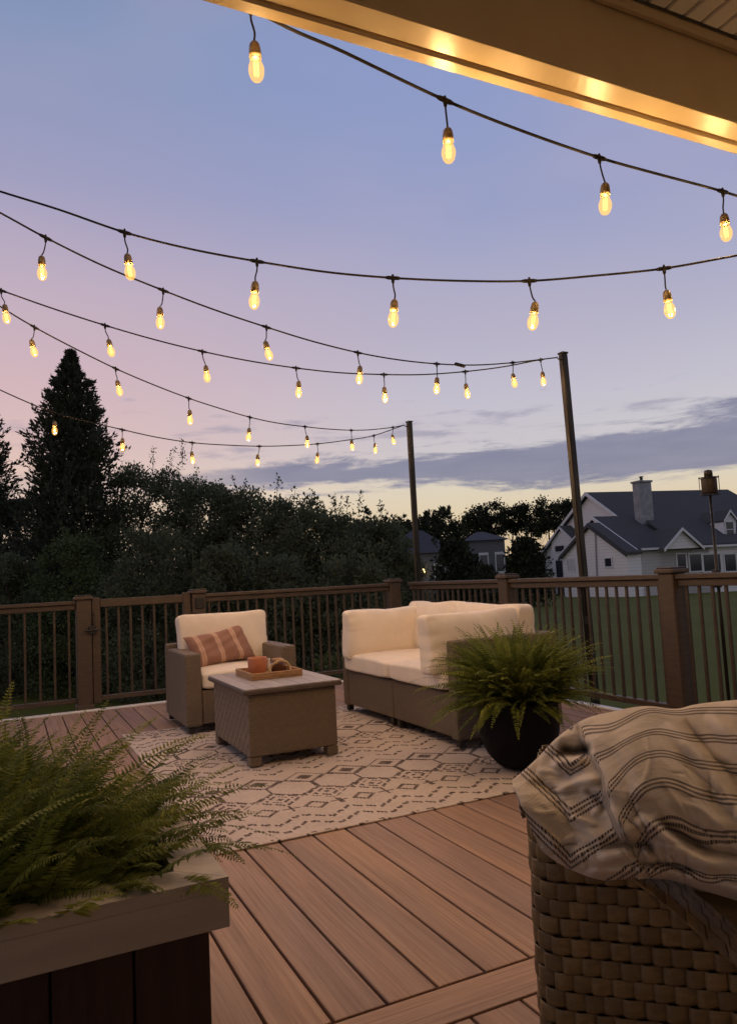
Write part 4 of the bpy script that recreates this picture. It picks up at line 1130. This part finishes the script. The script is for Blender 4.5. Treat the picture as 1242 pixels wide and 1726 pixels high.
# ------------------------------------------------------------------ torch on the railing
def build_torch():
    x, y = XR+0.075, 3.315
    o = thing('garden_torch', 'brown tiki torch on a thin stake clipped to the right railing, before the house roof', 'torch', (x, y, LAWN))
    MB().tube([(x, y, LAWN), (x, y, 0.6), (x-0.004, y-0.002, 1.455)], [0.011, 0.011, 0.009], 10).build('stake', M_POLE, o, True)
    br = mottled('brown_torch_metal', (0.018, 0.012, 0.009), (0.032, 0.021, 0.014), 30, 0.55, metallic=0.1)
    c = (x-0.004, y-0.002, 1.458)
    MB().lathe([(0.012, 0.0), (0.044, 0.004), (0.047, 0.012), (0.047, 0.098), (0.044, 0.106), (0.03, 0.110)], c=c, n=24).build('oil_can', br, o, True)
    MB().lathe([(0.026, 0.111), (0.026, 0.140), (0.022, 0.152), (0.008, 0.156)], c=c, n=18).build('snuffer_cap', M_BLACK, o, True)
    w = MB()
    for k in range(4):
        a = k*math.pi/2+0.5; p = Vector(c)+Vector((0.058*math.cos(a), 0.058*math.sin(a), 0))
        w.tube([p+Vector((0, 0, -0.004)), p+Vector((0, 0, 0.116))], 0.0022, 6)
    for z, r in ((0.106, 0.0585), (-0.002, 0.0585)):
        pts = [Vector(c)+Vector((r*math.cos(a), r*math.sin(a), z)) for a in np.linspace(0, 2*math.pi, 25)]
        w.tube(pts, 0.0028, 6)
    w.build('wire_cage', M_BLACK, o)
    MB().box((XR+0.047, y-0.02, 0.87), (XR+0.086, y+0.02, 0.985), 0.004).build('clip', M_BLACK, o)
build_torch()

# ------------------------------------------------------------------ trees
def trunk_mesh(base, h, r, seed, limbs=5, lean=0.04):
    rr = random.Random(seed); b = MB(); base = Vector(base)
    pts = [base+Vector((rr.uniform(-lean, lean)*h*k/6, rr.uniform(-lean, lean)*h*k/6, h*k/6)) for k in range(7)]
    b.tube(pts, [r*(1-0.8*k/6) for k in range(7)], 8)
    for i in range(limbs):
        k = rr.uniform(0.3, 0.85); p = pts[int(k*6)]; a = rr.uniform(0, 6.28); l = h*rr.uniform(0.2, 0.38)
        q = [p, p+Vector((math.cos(a)*l*.4, math.sin(a)*l*.4, l*.35)), p+Vector((math.cos(a)*l*.75, math.sin(a)*l*.75, l*.95))]
        b.tube(q, [r*0.4*(1.1-k), r*0.25*(1.1-k), 0.008], 6)
    return b
def broad_tree(label, base, h, w, seed, n=7000, leaf=0.10, mat=None, shoots=14, group=None, low=0.05, name='tree', d=None, spiky=0.7):
    rg = np.random.default_rng(seed); base = np.array(base); d = d or w
    o = thing(name, label, 'tree' if name != 'shrub' else 'shrub', tuple(base), group)
    K = 110
    # clump centres through an egg-shaped crown, denser near the outside
    u = low+(0.98-low)*rg.uniform(0, 1, K)**0.9; a = rg.uniform(0, 2*math.pi, K)
    prof = np.maximum(np.sin(np.clip(u*0.80+0.16, 0, 1)*math.pi)**0.55, 0.3)*(1-0.25*rg.random(K)*u)
    rad = prof*np.sqrt(rg.uniform(0.15, 1, K))
    cen = np.stack([np.cos(a)*rad*w/2, np.sin(a)*rad*d/2, u*h*0.86], 1)
    cr_ = rg.uniform(0.10, 0.20, K)*min(w, h)*(1.12-0.5*u)
    which = rg.integers(0, K, n); off = rg.normal(size=(n, 3)); off /= np.linalg.norm(off, axis=1, keepdims=True)
    off *= (rg.uniform(0, 1, n)**0.5)[:, None]*cr_[which][:, None]*np.array([1, 1, 0.85])
    pos = cen[which]+off
    dirs = off/np.linalg.norm(off, axis=1, keepdims=True)+rg.normal(size=(n, 3))*0.7+np.array([0, 0, 0.15])
    LL = leaf*rg.uniform(0.6, 1.3, n)
    # upright shoots that break the outline
    sp, sd = [], []; st_p, st_d, st_l = [], [], []
    for s in range(shoots):
        k = rg.integers(0, K); c = cen[k].copy()
        if c[2] < h*0.45: c[2] = h*rg.uniform(0.5, 0.85)
        L = rg.uniform(0.10, 0.26)*h*spiky; lean = rg.normal(0, 0.16, 2)
        st_p.append(c+np.array([0, 0, cr_[k]*0.2])); st_d.append(np.array([lean[0]*L, lean[1]*L, L+cr_[k]*0.4])); st_l.append(np.linalg.norm(st_d[-1]))
        m_ = int(60*L/0.6)
        for i in range(max(m_, 8)):
            t = rg.random(); q = c+np.array([lean[0]*L*t, lean[1]*L*t, cr_[k]*0.6+L*t]); wob = rg.normal(size=3)*0.065*(1.2-t)
            sp.append(q+wob); sd.append(rg.normal(size=3)+np.array([0, 0, 0.8]))
    if sp:
        pos = np.vstack([pos, sp]); dirs = np.vstack([dirs, sd]); LL = np.concatenate([LL, leaf*rg.uniform(0.5, 1.0, len(sp))])
    pos[:, 2] = np.maximum(pos[:, 2], 0.02)
    WW = LL*0.55
    if st_p:
        pos = np.vstack([pos, st_p]); dirs = np.vstack([dirs, st_d]); LL = np.concatenate([LL, st_l]); WW = np.concatenate([WW, np.full(len(st_l), 0.016)])
    v, q = leaves(pos+base, dirs, LL, WW, seed)
    link('crown', np_mesh('crown', v, q), mat or M_LEAF, o)
    trunk_mesh(base, h*0.75, max(0.035*h*0.5, 0.03), seed).build('trunk', M_BARK, o, True)
    return o
def conifer(label, base, h, w, seed, n=9000, group=None):
    rg = np.random.default_rng(seed); base = np.array(base)
    o = thing('conifer', label, 'tree', tuple(base), group)
    pos, dirs, LL = [], [], []
    sprays = 1500
    for s in range(sprays):
        u = rg.random()**0.9; u = min(max(u, 0.0), 0.985)
        a = rg.uniform(0, 2*math.pi); lump = (0.72+0.30*((u*h*1.35+0.35*math.sin(2*a+seed)) % 1.0 < 0.5)*rg.random())+0.16*math.sin(3*a+u*19+seed)+rg.normal(0, 0.15)
        r = w/2*(1-math.exp(-(1-u)*3.3))*1.10*lump*min(1.0, (1-u)/0.13)**0.55; L = 0.16+0.54*min(1, (1-u)*1.6); el = R(rg.uniform(28, 72)) if u > 0.35 else R(rg.uniform(5, 50))
        dr = np.array([math.cos(a)*math.cos(el), math.sin(a)*math.cos(el), math.sin(el)])
        tip = np.array([math.cos(a)*r, math.sin(a)*r, u*h]); st = tip-dr*L*0.7
        m_ = 22
        t = rg.random(m_); sid = rg.normal(size=(m_, 3))*(0.055*(1.25-t)*min(1.0, 0.35+(1-u)*3))[:, None]
        pos.append(st+dr*(L*t)[:, None]+sid+np.array([0, 0, -0.05])*(t**2)[:, None]); dirs.append(dr+rg.normal(size=(m_, 3))*0.42); LL.append(rg.uniform(0.07, 0.14, m_))
    m_ = 17000; t = rg.random(m_)**1.15*0.88; a = rg.uniform(0, 6.28, m_); r = w/2*(1-np.exp(-(1-t)*3.3))*rg.random(m_)**.5*0.76
    pos.append(np.stack([np.cos(a)*r, np.sin(a)*r, t*h*0.97], 1)); dirs.append(rg.normal(size=(m_, 3))+[0, 0, .5]); LL.append(rg.uniform(0.06, 0.12, m_)+0.09*(1-t))
    pos = np.vstack(pos); dirs = np.vstack(dirs); LL = np.concatenate(LL)
    pos[:, 2] = np.maximum(pos[:, 2], 0.02)
    v, q = leaves(pos+base, dirs, LL, LL*0.42, seed)
    link('crown', np_mesh('crown', v, q), M_CONIFER, o)
    b = MB(); b.tube([base, base+np.array([0, 0, h*0.5]), base+np.array([0, 0, h*0.97])], [0.10, 0.05, 0.008], 8); b.build('trunk', M_BARK, o, True)
    return o
def ground_at(px, d):
    p = atD((px, 1000), d); return (p.x, p.y, lawn_z(p.x, p.y))
def height_to(px, py, d):
    p = atD((px, py), d); return p.z-lawn_z(p.x, p.y)
def build_trees():
    conifer('tall dark conifer with a feathery pointed tip, left of the bushes', ground_at(125, 16.5), height_to(122, 575, 16.5), 2.5, 3)
    conifer('dark conifer cut off by the left edge of the photo', ground_at(-55, 17.0), height_to(-40, 590, 17.0), 2.3, 8)
    g = 'leafy trees behind the far railing'
    spec = [  # px centre, top py, depth, width, kind, label
        (250, 748, 17.0, 3.0, 'tall leafy tree with loose upright shoots, right beside the tall conifer'),
        (345, 768, 16.2, 2.7, 'leafy tree with a notched top under the lowest string of lights'),
        (425, 792, 15.6, 2.6, 'leafy tree topped by a thin bare leader, above the armchair'),
        (505, 808, 15.2, 2.7, 'leafy tree with a ragged top, behind the middle of the far railing'),
        (580, 838, 14.6, 2.6, 'rounded leafy tree left of the far corner pole, behind its neighbour'),
        (640, 856, 14.8, 2.0, 'small leafy tree just left of the far corner pole'),
        (30, 800, 18.5, 2.4, 'dark leafy tree between the two conifers'),
    ]
    for i, (px, py, d, w, lab) in enumerate(spec):
        broad_tree(lab, ground_at(px, d), height_to(px, py, d)/0.97, w, 100+i, 30000, 0.072, M_LEAF, 20, g, name='tree', spiky=0.55)
    sp2 = [(130, 868, 14.0, 2.0, 'low pale green bush in front of the tall conifer'), (255, 850, 13.2, 1.9, 'low green bush behind the gate, right of the pale one'),
           (375, 880, 12.8, 1.7, 'low dark bush behind the armchair'), (480, 900, 12.5, 1.7, 'low dark bush behind the railing between armchair and sofa'),
           (590, 905, 12.5, 1.8, 'low dark bush behind the left end of the sofa'), (15, 900, 14.5, 1.8, 'low dark bush at the left edge behind the railing')]
    for i, (px, py, d, w, lab) in enumerate(sp2):
        broad_tree(lab, ground_at(px, d), height_to(px, py, d), w, 140+i, 16000, 0.065, M_LEAF_LIGHT if i == 0 else M_LEAF, 10, 'bushes behind the far railing', 0.0, 'shrub', spiky=0.5)
    broad_tree('small bright shrub seen through the balusters between armchair and sofa', ground_at(548, 9.3), height_to(548, 1085, 9.3), 0.75, 160, 1500, 0.06, M_LEAF_LIGHT, 4, None, 0.0, 'shrub')
    # middle distance, right of the far pole
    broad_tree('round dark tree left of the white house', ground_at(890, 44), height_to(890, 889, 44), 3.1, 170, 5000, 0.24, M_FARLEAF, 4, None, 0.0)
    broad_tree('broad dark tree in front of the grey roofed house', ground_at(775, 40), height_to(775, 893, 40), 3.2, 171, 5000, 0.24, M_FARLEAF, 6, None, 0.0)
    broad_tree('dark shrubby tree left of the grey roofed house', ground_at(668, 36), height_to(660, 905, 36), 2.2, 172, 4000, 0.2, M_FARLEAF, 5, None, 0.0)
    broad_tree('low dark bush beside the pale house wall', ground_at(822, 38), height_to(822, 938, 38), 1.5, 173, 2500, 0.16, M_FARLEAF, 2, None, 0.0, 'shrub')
    # tall trees against the glow: bare trunks under separate crowns
    gl = 'tall bare-trunked trees against the glow'
    spec = [(806, 850, 90, 3.6), (838, 846, 92, 4.2), (868, 852, 95, 3.6), (902, 846, 92, 4.6), (934, 838, 90, 5.0), (962, 842, 94, 4.2), (985, 850, 96, 4.0)]
    labs = ['leftmost thin tree of the row against the sunset glow', 'second tree of the row against the glow, with forked trunk', 'small crowned tree in the middle of the row above the round tree',
            'airy tree of the row just left of the tallest crown', 'broadest crowned tree of the row, just left of the pole', 'tree of the row directly behind the near pole', 'tree of the row behind the gable of the white house']
    for i, (px, py, d, w) in enumerate(spec):
        rg = np.random.default_rng(200+i); base = np.array(ground_at(px, d)); h = height_to(px, py, d)
        o = thing('tree', labs[i], 'tree', tuple(base), gl)
        n = 2600; K = 20
        u = rg.uniform(0.64, 0.97, K); a = rg.uniform(0, 6.28, K); prof = np.sin((u-0.58)/0.42*math.pi)**0.5
        cen = np.stack([np.cos(a)*prof*w/2*rg.uniform(.4, 1, K), np.sin(a)*prof*w/2*rg.uniform(.4, 1, K), u*h], 1)
        wh = rg.integers(0, K, n); off = rg.normal(size=(n, 3))*np.array([.42, .42, .3])
        v, q = leaves(base+cen[wh]+off, rg.normal(size=(n, 3)), rg.uniform(.22, .42, n), .22, i)
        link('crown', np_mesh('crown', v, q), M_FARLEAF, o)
        t = trunk_mesh(base, h*0.85, 0.20, 300+i, 6, 0.03); t.build('trunk', M_BARK, o, True)
    # dark wooded rise behind the grey house
    for i, (px, py, d, w, lab) in enumerate([(650, 852, 70, 7.5, 'dark wooded clump just left of the far pole, behind the near trees'), (705, 850, 76, 7.5, 'dark rounded tree behind the grey roof, next to the far pole'),
                                             (748, 838, 80, 7.0, 'tallest rounded dark tree, right of the far pole'), (782, 905, 82, 5.0, 'dark rounded tree falling away towards the glow'),
                                             (855, 938, 84, 5.0, 'low dark tree below the thin trunks'), (920, 935, 84, 5.0, 'low dark tree left of the white house gable'), (590, 860, 66, 8, 'dark far tree hidden behind the leafy ones')]):
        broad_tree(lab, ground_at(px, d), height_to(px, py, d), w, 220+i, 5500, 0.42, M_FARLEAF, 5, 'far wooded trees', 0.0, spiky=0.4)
    far = [(x, 944-0.045*(x-621)*(1 if 0 < x < 1242 else 0)+random.uniform(-6, 5), 125+random.uniform(0, 20)) for x in range(-900, 2400, 55)]
    pos, dirs = [], []
    rg = np.random.default_rng(55)
    for px, py, d in far:
        b = np.array(ground_at(px, d)); h = height_to(px, py, d); n = 900
        off = rg.normal(size=(n, 3)); off /= np.linalg.norm(off, axis=1, keepdims=True)
        pos.append(b+off*np.array([4.5, 4.5, h*0.55])*(rg.random((n, 1))**.4)+np.array([0, 0, h*0.45])); dirs.append(rg.normal(size=(n, 3)))
    v, q = leaves(np.vstack(pos), np.vstack(dirs), 0.9, 0.6, 1)
    o = link('distant_woods', np_mesh('distant_woods', v, q), M_FARLEAF); o['kind'] = 'stuff'
    tag(o, 'dark band of distant woods along the horizon', 'woods', None, 'stuff')
build_trees()

# ------------------------------------------------------------------ houses
def siding_mat(name, c1, c2, pitch=0.24):
    mt, t, b = pbsdf(name, rough=0.6, spec=0.3)
    x, y, z = t.sep(objco(t)); f = t.math('FRACT', t.math('DIVIDE', z, pitch))
    n = t.noise(objco(t), 0.8, 3, 0.5)
    c = t.mix(n, (*c1, 1), (*c2, 1)); c = t.mix(t.smooth(f, 0.78, 1.0, 0, 0.55), c, (c1[0]*.5, c1[1]*.5, c1[2]*.5, 1))
    t.link(c, b.inputs['Base Color']); bump(t, b, f, 0.02, 0.6); return mt
M_SIDING = siding_mat('pale_siding', (0.80, 0.78, 0.74), (0.84, 0.82, 0.78))
def roof_mat():
    mt, t, b = pbsdf('grey_shingle', rough=0.85, spec=0.2)
    co = objco(t); br = t.new('ShaderNodeTexBrick'); t.link(co, br.inputs[0]); br.inputs['Scale'].default_value = 3.0
    n = t.noise(co, 3.0, 5, 0.7)
    t.link(t.mix(n, (0.060, 0.059, 0.058, 1), (0.095, 0.094, 0.092, 1)), b.inputs['Base Color']); bump(t, b, t.noise(co, 9, 3, .7), 0.03); return mt
M_ROOF = roof_mat()
M_HTRIM = mottled('house_trim', (0.66, 0.65, 0.63), (0.72, 0.71, 0.69), 3, 0.5)
M_WIN = mottled('dark_window_glass', (0.018, 0.02, 0.026), (0.03, 0.034, 0.042), 2, 0.08, spec=0.6)
M_CHIM = mottled('grey_chimney_stone', (0.24, 0.24, 0.25), (0.36, 0.355, 0.36), 2.4, 0.8, 4, 0.03)

def build_house():
    o = thing('white_house', 'large white house with grey gabled roofs and a chimney, beyond the right railing', 'house', atD((1075, 1000), 55))
    Dh = 55.0
    view = (FW+RT*((1075-621)/F)); view.z = 0; view.normalize(); rgt = Vector((view.y, -view.x, 0))
    al = R(36); e1 = (rgt*math.cos(al)+view*math.sin(al)); e2 = (-rgt*math.sin(al)+view*math.cos(al))   # e1 along the ridge (right, away), e2 along the gable (left, away)
    C = atD((1075, 1000), Dh); zg = C.z-0.4
    C.z = 0
    n1, n2 = e2, e1                                         # front wall faces -e2, gable wall faces -e1
    def onF(px, off=0.0): return atPlane(px, C+e2*off, n1)
    def onG(px, off=0.0): return atPlane(px, C+e1*off, n2)
    def flat(p, z): q = Vector(p); q.z = z; return q
    def solid(name, mat, outline, vec, parent=o): return MB().prism(outline, vec).build(name, mat, parent)
    def window(pts, nrm, parent=o, frame=0.10, mull=1):
        """pts: bottom-left and top-right corners lying on a wall; nrm points out of the wall"""
        a, b = Vector(pts[0]), Vector(pts[1]); h = Vector((b.x-a.x, b.y-a.y, 0)); w = h.length; h.normalize(); H = b.z-a.z
        f = MB(); A = a+nrm*0.02
        for (u0, u1, z0, z1) in ((-frame, 0, -frame, H+frame), (w, w+frame, -frame, H+frame), (0, w, -frame, 0), (0, w, H, H+frame)):
            f.prism([A+h*u0+Vector((0, 0, z0)), A+h*u1+Vector((0, 0, z0)), A+h*u1+Vector((0, 0, z1)), A+h*u0+Vector((0, 0, z1))], nrm*0.06)
        if mull: f.prism([A+h*0+Vector((0, 0, H*.5-.03)), A+h*w+Vector((0, 0, H*.5-.03)), A+h*w+Vector((0, 0, H*.5+.03)), A+h*0+Vector((0, 0, H*.5+.03))], nrm*0.05)
        fo = f.build('window', M_HTRIM, parent)
        g = MB(); g.prism([A, A+h*w, A+h*w+Vector((0, 0, H)), A+Vector((0, 0, H))], nrm*0.02); g.build('pane', M_WIN, fo)
    # main block: gable plane set back behind the wing
    gm = 3.2
    apex = onG((993, 833), gm); eR = onG((1108, 918), gm); half = (Vector((eR.x, eR.y, 0))-Vector((apex.x, apex.y, 0))).length
    zE, zA = eR.z, apex.z
    eL = apex+e2*half; eL.z = zE; eRr = apex-e2*half; eRr.z = zE
    Lr = 14.5
    solid('wall', M_SIDING, [flat(eRr, zg), flat(eL, zg), eL, apex-Vector((0, 0, .12)), eRr], e1*Lr)
    up = Vector((0, 0, 0.16))
    ov = 0.35
    sl = (zA-zE)/half
    for sgn, e in ((-1, eRr), (1, eL)):
        tip = e+e2*sgn*0.45-Vector((0, 0, 0.45*sl))
        a = apex-e1*ov+Vector((0, 0, 0.02)); b = tip-e1*ov+Vector((0, 0, 0.02))
        solid('roof', M_ROOF, [a, b, b+up, a+up], e1*(Lr+2*ov))
        a2, b2 = a-e1*0.10-Vector((0, 0, .12)), b-e1*0.10-Vector((0, 0, .12))
        solid('rake_trim', M_HTRIM, [a2, b2, b2+Vector((0, 0, .30)), a2+Vector((0, 0, .30))], e1*0.09)
    # front eave band and lower front wall under the roof, running to the right
    # front wing W1 beside the gable, ridge parallel to the main one
    a1 = onG((1003, 874), 0); c1 = onG((1075, 926), 0); C = Vector((c1.x, c1.y, 0)); hw = (Vector((c1.x, c1.y, 0))-Vector((a1.x, a1.y, 0))).length
    cL = a1+e2*hw; cL.z = c1.z
    solid('wing_wall', M_SIDING, [flat(c1, zg), flat(cL, zg), cL, a1-Vector((0, 0, .12)), c1], e1*(gm+3.0))
    s1 = (a1.z-c1.z)/hw
    for sgn, e in ((-1, c1), (1, cL)):
        tip = e+e2*sgn*0.35-Vector((0, 0, 0.35*s1)); a = a1-e1*0.25+Vector((0, 0, .02)); b = tip-e1*0.25+Vector((0, 0, .02))
        solid('wing_roof', M_ROOF, [a, b, b+Vector((0, 0, .14)), a+Vector((0, 0, .14))], e1*(gm+3.2))
        a2, b2 = a-e1*0.10-Vector((0, 0, .10)), b-e1*0.10-Vector((0, 0, .10))
        solid('wing_trim', M_HTRIM, [a2, b2, b2+Vector((0, 0, .26)), a2+Vector((0, 0, .26))], e1*0.09)
    window((onG((1060, 960), -0.0), onG((1070, 938), -0.0)), -e1, mull=1)
    # second, lower gable in front of it
    g2 = -1.2
    a3 = onG((994, 886), g2); c3 = onG((1056, 932), g2); hw3 = (Vector((c3.x, c3.y, 0))-Vector((a3.x, a3.y, 0))).length
    cL3 = a3+e2*hw3; cL3.z = c3.z; s3 = (a3.z-c3.z)/hw3
    solid('porch_wall', M_SIDING, [flat(c3, zg), flat(cL3, zg), cL3, a3-Vector((0, 0, .12)), c3], e1*1.15)
    for sgn, e in ((-1, c3), (1, cL3)):
        tip = e+e2*sgn*0.3-Vector((0, 0, 0.3*s3)); a = a3-e1*0.2+Vector((0, 0, .02)); b = tip-e1*0.2+Vector((0, 0, .02))
        solid('porch_roof', M_ROOF, [a, b, b+Vector((0, 0, .2)), a+Vector((0, 0, .2))], e1*1.3)
        a2, b2 = a-e1*0.08-Vector((0, 0, .16)), b-e1*0.08-Vector((0, 0, .16))
        solid('porch_trim', M_ROOF, [a2, b2, b2+Vector((0, 0, .17)), a2+Vector((0, 0, .17))], e1*0.075)
    window((onG((1021, 955), g2), onG((1031, 941), g2)), -e1, mull=0)
    dp = onG((1003, 893), g2-0.08); MB().tube([dp, onG((1004, 925), g2-0.08), onG((1006, 975), g2-0.08)], 0.05, 6).build('downspout', M_CHIM, o)
    # small left gable further back
    g4 = 2.2
    a4 = onG((946, 889), g4); l4 = onG((929, 914), g4); hw4 = (Vector((l4.x, l4.y, 0))-Vector((a4.x, a4.y, 0))).length
    r4 = a4-e2*hw4; r4.z = l4.z; s4 = (a4.z-l4.z)/hw4
    solid('left_wall', M_SIDING, [flat(r4, zg), flat(l4, zg), l4, a4-Vector((0, 0, .1)), r4], e1*4)
    for sgn, e in ((-1, r4), (1, l4)):
        tip = e+e2*sgn*0.3-Vector((0, 0, 0.3*s4)); a = a4-e1*0.2+Vector((0, 0, .02)); b = tip-e1*0.2+Vector((0, 0, .02))
        solid('left_roof', M_ROOF, [a, b, b+Vector((0, 0, .14)), a+Vector((0, 0, .14))], e1*4.3)
        a2, b2 = a-e1*0.08-Vector((0, 0, .12)), b-e1*0.08-Vector((0, 0, .12))
        solid('left_trim', M_HTRIM, [a2, b2, b2+Vector((0, 0, .2)), a2+Vector((0, 0, .2))], e1*0.075)
    window((onG((952, 929), g4), onG((936, 921), g4)), -e1, mull=0)
    dq = MB(); d0, d1 = onG((950, 985), g4-0.03), onG((937, 945), g4-0.03)
    dq.prism([flat(d0, zg), flat(d1, zg), flat(d1, d1.z), flat(d0, d1.z)], -e1*0.06); dq.build('door', M_WIN, o)
    for x in (957, 962, 967): window((onG((x+2.0, 961), g2), onG((x, 943), g2)), -e1, frame=0.06, mull=0)
    # front side: eave wall, bay, porch gable, dormer
    cz = c1.z
    fw0 = flat(c1, 0)
    solid('front_wall', M_SIDING, [flat(c1+e1*0.02, zg), flat(c1+e1*0.02, cz), flat(c1+e1*15, cz), flat(c1+e1*15, zg)], e2*3.0)
    b0, b1 = c1-e2*0.42+Vector((0, 0, .02)), c1-e2*0.42+e1*15.3+Vector((0, 0, .02))
    # roof skirt from the eave up into the main slope
    top0 = c1+e2*3.4; rise = 3.8*(zA-zE)/half
    A0 = b0+e1*(gm+0.2); T0 = A0+e2*3.8+Vector((0, 0, rise))
    solid('lower_roof', M_ROOF, [A0, T0, T0+up, A0+up], e1*11.5)
    gut = MB(); gut.prism([c1-e2*0.50+Vector((0, 0, -.10)), c1-e2*0.40+Vector((0, 0, -.10)), c1-e2*0.40+Vector((0, 0, .06)), c1-e2*0.50+Vector((0, 0, .06))], e1*15.2); gut.build('gutter', M_HTRIM, o)
    for x0, x1 in ((1142, 1154), (1163, 1180), (1186, 1212), (1222, 1238)):
        window((onF((x0, 963), -0.0), onF((x1, 934), -0.0)), -e2, mull=0)
    # porch gable on the front
    pa = onF((1146, 893), -0.9); pl, pr = onF((1118, 926), -0.9), onF((1180, 924), -0.9); pr.z = pl.z
    solid('front_gable', M_SIDING, [pl, pr, pa], e2*1.5)
    for e_, s_ in ((pl, -1), (pr, 1)):
        dd = (e_-pa); tip = pa+dd*1.08; a = pa-e2*0.25+Vector((0, 0, .03)); b = tip-e2*0.25+Vector((0, 0, .03))
        solid('front_gable_roof', M_ROOF, [a, b, b+Vector((0, 0, .13)), a+Vector((0, 0, .13))], e2*3.4)
        a2, b2 = a-e2*0.08-Vector((0, 0, .1)), b-e2*0.08-Vector((0, 0, .1))
        solid('front_gable_trim', M_HTRIM, [a2, b2, b2+Vector((0, 0, .22)), a2+Vector((0, 0, .22))], e2*0.075)
    # dormer on the roof slope
    off = 0.9
    da = onF((1228, 862), off); dl, dr = onF((1219, 878), off), onF((1240, 878), off); dr.z = dl.z
    db, dbr = onF((1219, 915), off), onF((1240, 915), off); dbr.z = db.z
    solid('dormer', M_SIDING, [db, dbr, dr, da-Vector((0, 0, .05)), dl], e2*3)
    for e_ in (dl, dr):
        dd = e_-da; a = da-e2*0.15+Vector((0, 0, .03)); b = da+dd*1.15-e2*0.15+Vector((0, 0, .03))
        solid('dormer_roof', M_ROOF, [a, b, b+Vector((0, 0, .12)), a+Vector((0, 0, .12))], e2*3.2)
        solid('dormer_trim', M_HTRIM, [a-e2*.07-Vector((0, 0, .08)), b-e2*.07-Vector((0, 0, .08)), b-e2*.07+Vector((0, 0, .1)), a-e2*.07+Vector((0, 0, .1))], e2*0.065)
    window((onF((1224, 905), off), onF((1234, 880), off)), -e2, frame=0.08)
    # chimney rising through the slope
    ch = onF((1085, 862), 4.0); cw = 0.62
    cb = MB(); z1 = onF((1085, 814), 4.0).z; z0 = ch.z-1.2
    Mx = Matrix.Translation((ch.x, ch.y, 0)) @ Matrix.Rotation(math.atan2(e1.y, e1.x), 4, 'Z')
    cb.box((-cw*0.95, -cw*0.7, z0), (cw*0.95, cw*0.7, z1), 0.03, Mx); co_ = cb.build('chimney', M_CHIM, o)
    MB().box((-cw*1.08, -cw*0.85, z1+0.002), (cw*1.08, cw*0.85, z1+0.16), 0.02, Mx).build('chimney_cap', M_CHIM, co_)
    MB().lathe([(0.12, 0), (0.12, 0.3), (0.2, 0.32), (0.2, 0.36)], c=(ch.x, ch.y, z1+0.163), n=12).build('flue', M_BLACK, co_)
build_house()
def far_house(label, px_apex, px_l, px_r, base_py, d, mats, lit=None):
    a, l, r = atD(px_apex, d), atD(px_l, d), atD(px_r, d); z = lawn_z(a.x, a.y)-0.3
    o = thing('far_house', label, 'house', (a.x, a.y, z), 'dim houses beyond the trees')
    ax = (r-l); ax.z = 0; ax.normalize(); dp = Vector((-ax.y, ax.x, 0)); dp = dp if dp.dot(FW) > 0 else -dp
    zz = min(l.z, r.z); L = Vector((l.x, l.y, zz)); Rr = Vector((r.x, r.y, zz)); dist = 7.0
    MB().prism([Vector((l.x, l.y, z)), Vector((r.x, r.y, z)), Rr, L], dp*dist).build('wall', mats[0], o)
    apx = Vector((a.x, a.y, a.z)); w = (Rr-L).length
    rm = MB(); s = rm.bm; o4 = [L-ax*.4-dp*.4, Rr+ax*.4-dp*.4, Rr+ax*.4+dp*(dist+.4), L-ax*.4+dp*(dist+.4)]
    r0, r1 = apx-ax*w*0.10+dp*dist*.5, apx+ax*w*0.10+dp*dist*.5
    v = [s.verts.new(p) for p in o4]+[s.verts.new(r0), s.verts.new(r1)]
    for f in ((0, 1, 5, 4), (2, 3, 4, 5), (1, 2, 5), (3, 0, 4), (3, 2, 1, 0)): s.faces.new([v[k] for k in f])
    rm.build('roof', mats[1], o)
    for k in (0.25, 0.7):
        p = L.lerp(Rr, k); h = zz-z
        if h > 1.5:
            f = MB().prism([p-dp*.03+Vector((0, 0, -h*.55)), p+ax*.9-dp*.03+Vector((0, 0, -h*.55)), p+ax*.9-dp*.03+Vector((0, 0, -h*.2)), p-dp*.03+Vector((0, 0, -h*.2))], -dp*.04).build('window', M_HTRIM, o)
            MB().prism([p+ax*.1-dp*.08+Vector((0, 0, -h*.51)), p+ax*.8-dp*.08+Vector((0, 0, -h*.51)), p+ax*.8-dp*.08+Vector((0, 0, -h*.24)), p+ax*.1-dp*.08+Vector((0, 0, -h*.24))], -dp*.02).build('pane', M_WIN, f)
    if lit:
        p = atD(lit, d-0.5)
        mt, t, b = pbsdf('porch_lamp_glow'); b.inputs['Emission Color'].default_value = (1.0, 0.66, 0.25, 1); b.inputs['Emission Strength'].default_value = 3.0
        MB().lathe([(0.03, -0.22), (0.20, -0.16), (0.22, 0.1), (0.06, 0.22)], c=p, n=12).build('porch_lamp', mt, o, True)
        MB().tube([p+Vector((0, 0, .2)), p+Vector((0, 0, .45)), p+dp*0.7+Vector((0, 0, .45))], 0.04, 6).build('lamp_bracket', M_BLACK, o)
    return o
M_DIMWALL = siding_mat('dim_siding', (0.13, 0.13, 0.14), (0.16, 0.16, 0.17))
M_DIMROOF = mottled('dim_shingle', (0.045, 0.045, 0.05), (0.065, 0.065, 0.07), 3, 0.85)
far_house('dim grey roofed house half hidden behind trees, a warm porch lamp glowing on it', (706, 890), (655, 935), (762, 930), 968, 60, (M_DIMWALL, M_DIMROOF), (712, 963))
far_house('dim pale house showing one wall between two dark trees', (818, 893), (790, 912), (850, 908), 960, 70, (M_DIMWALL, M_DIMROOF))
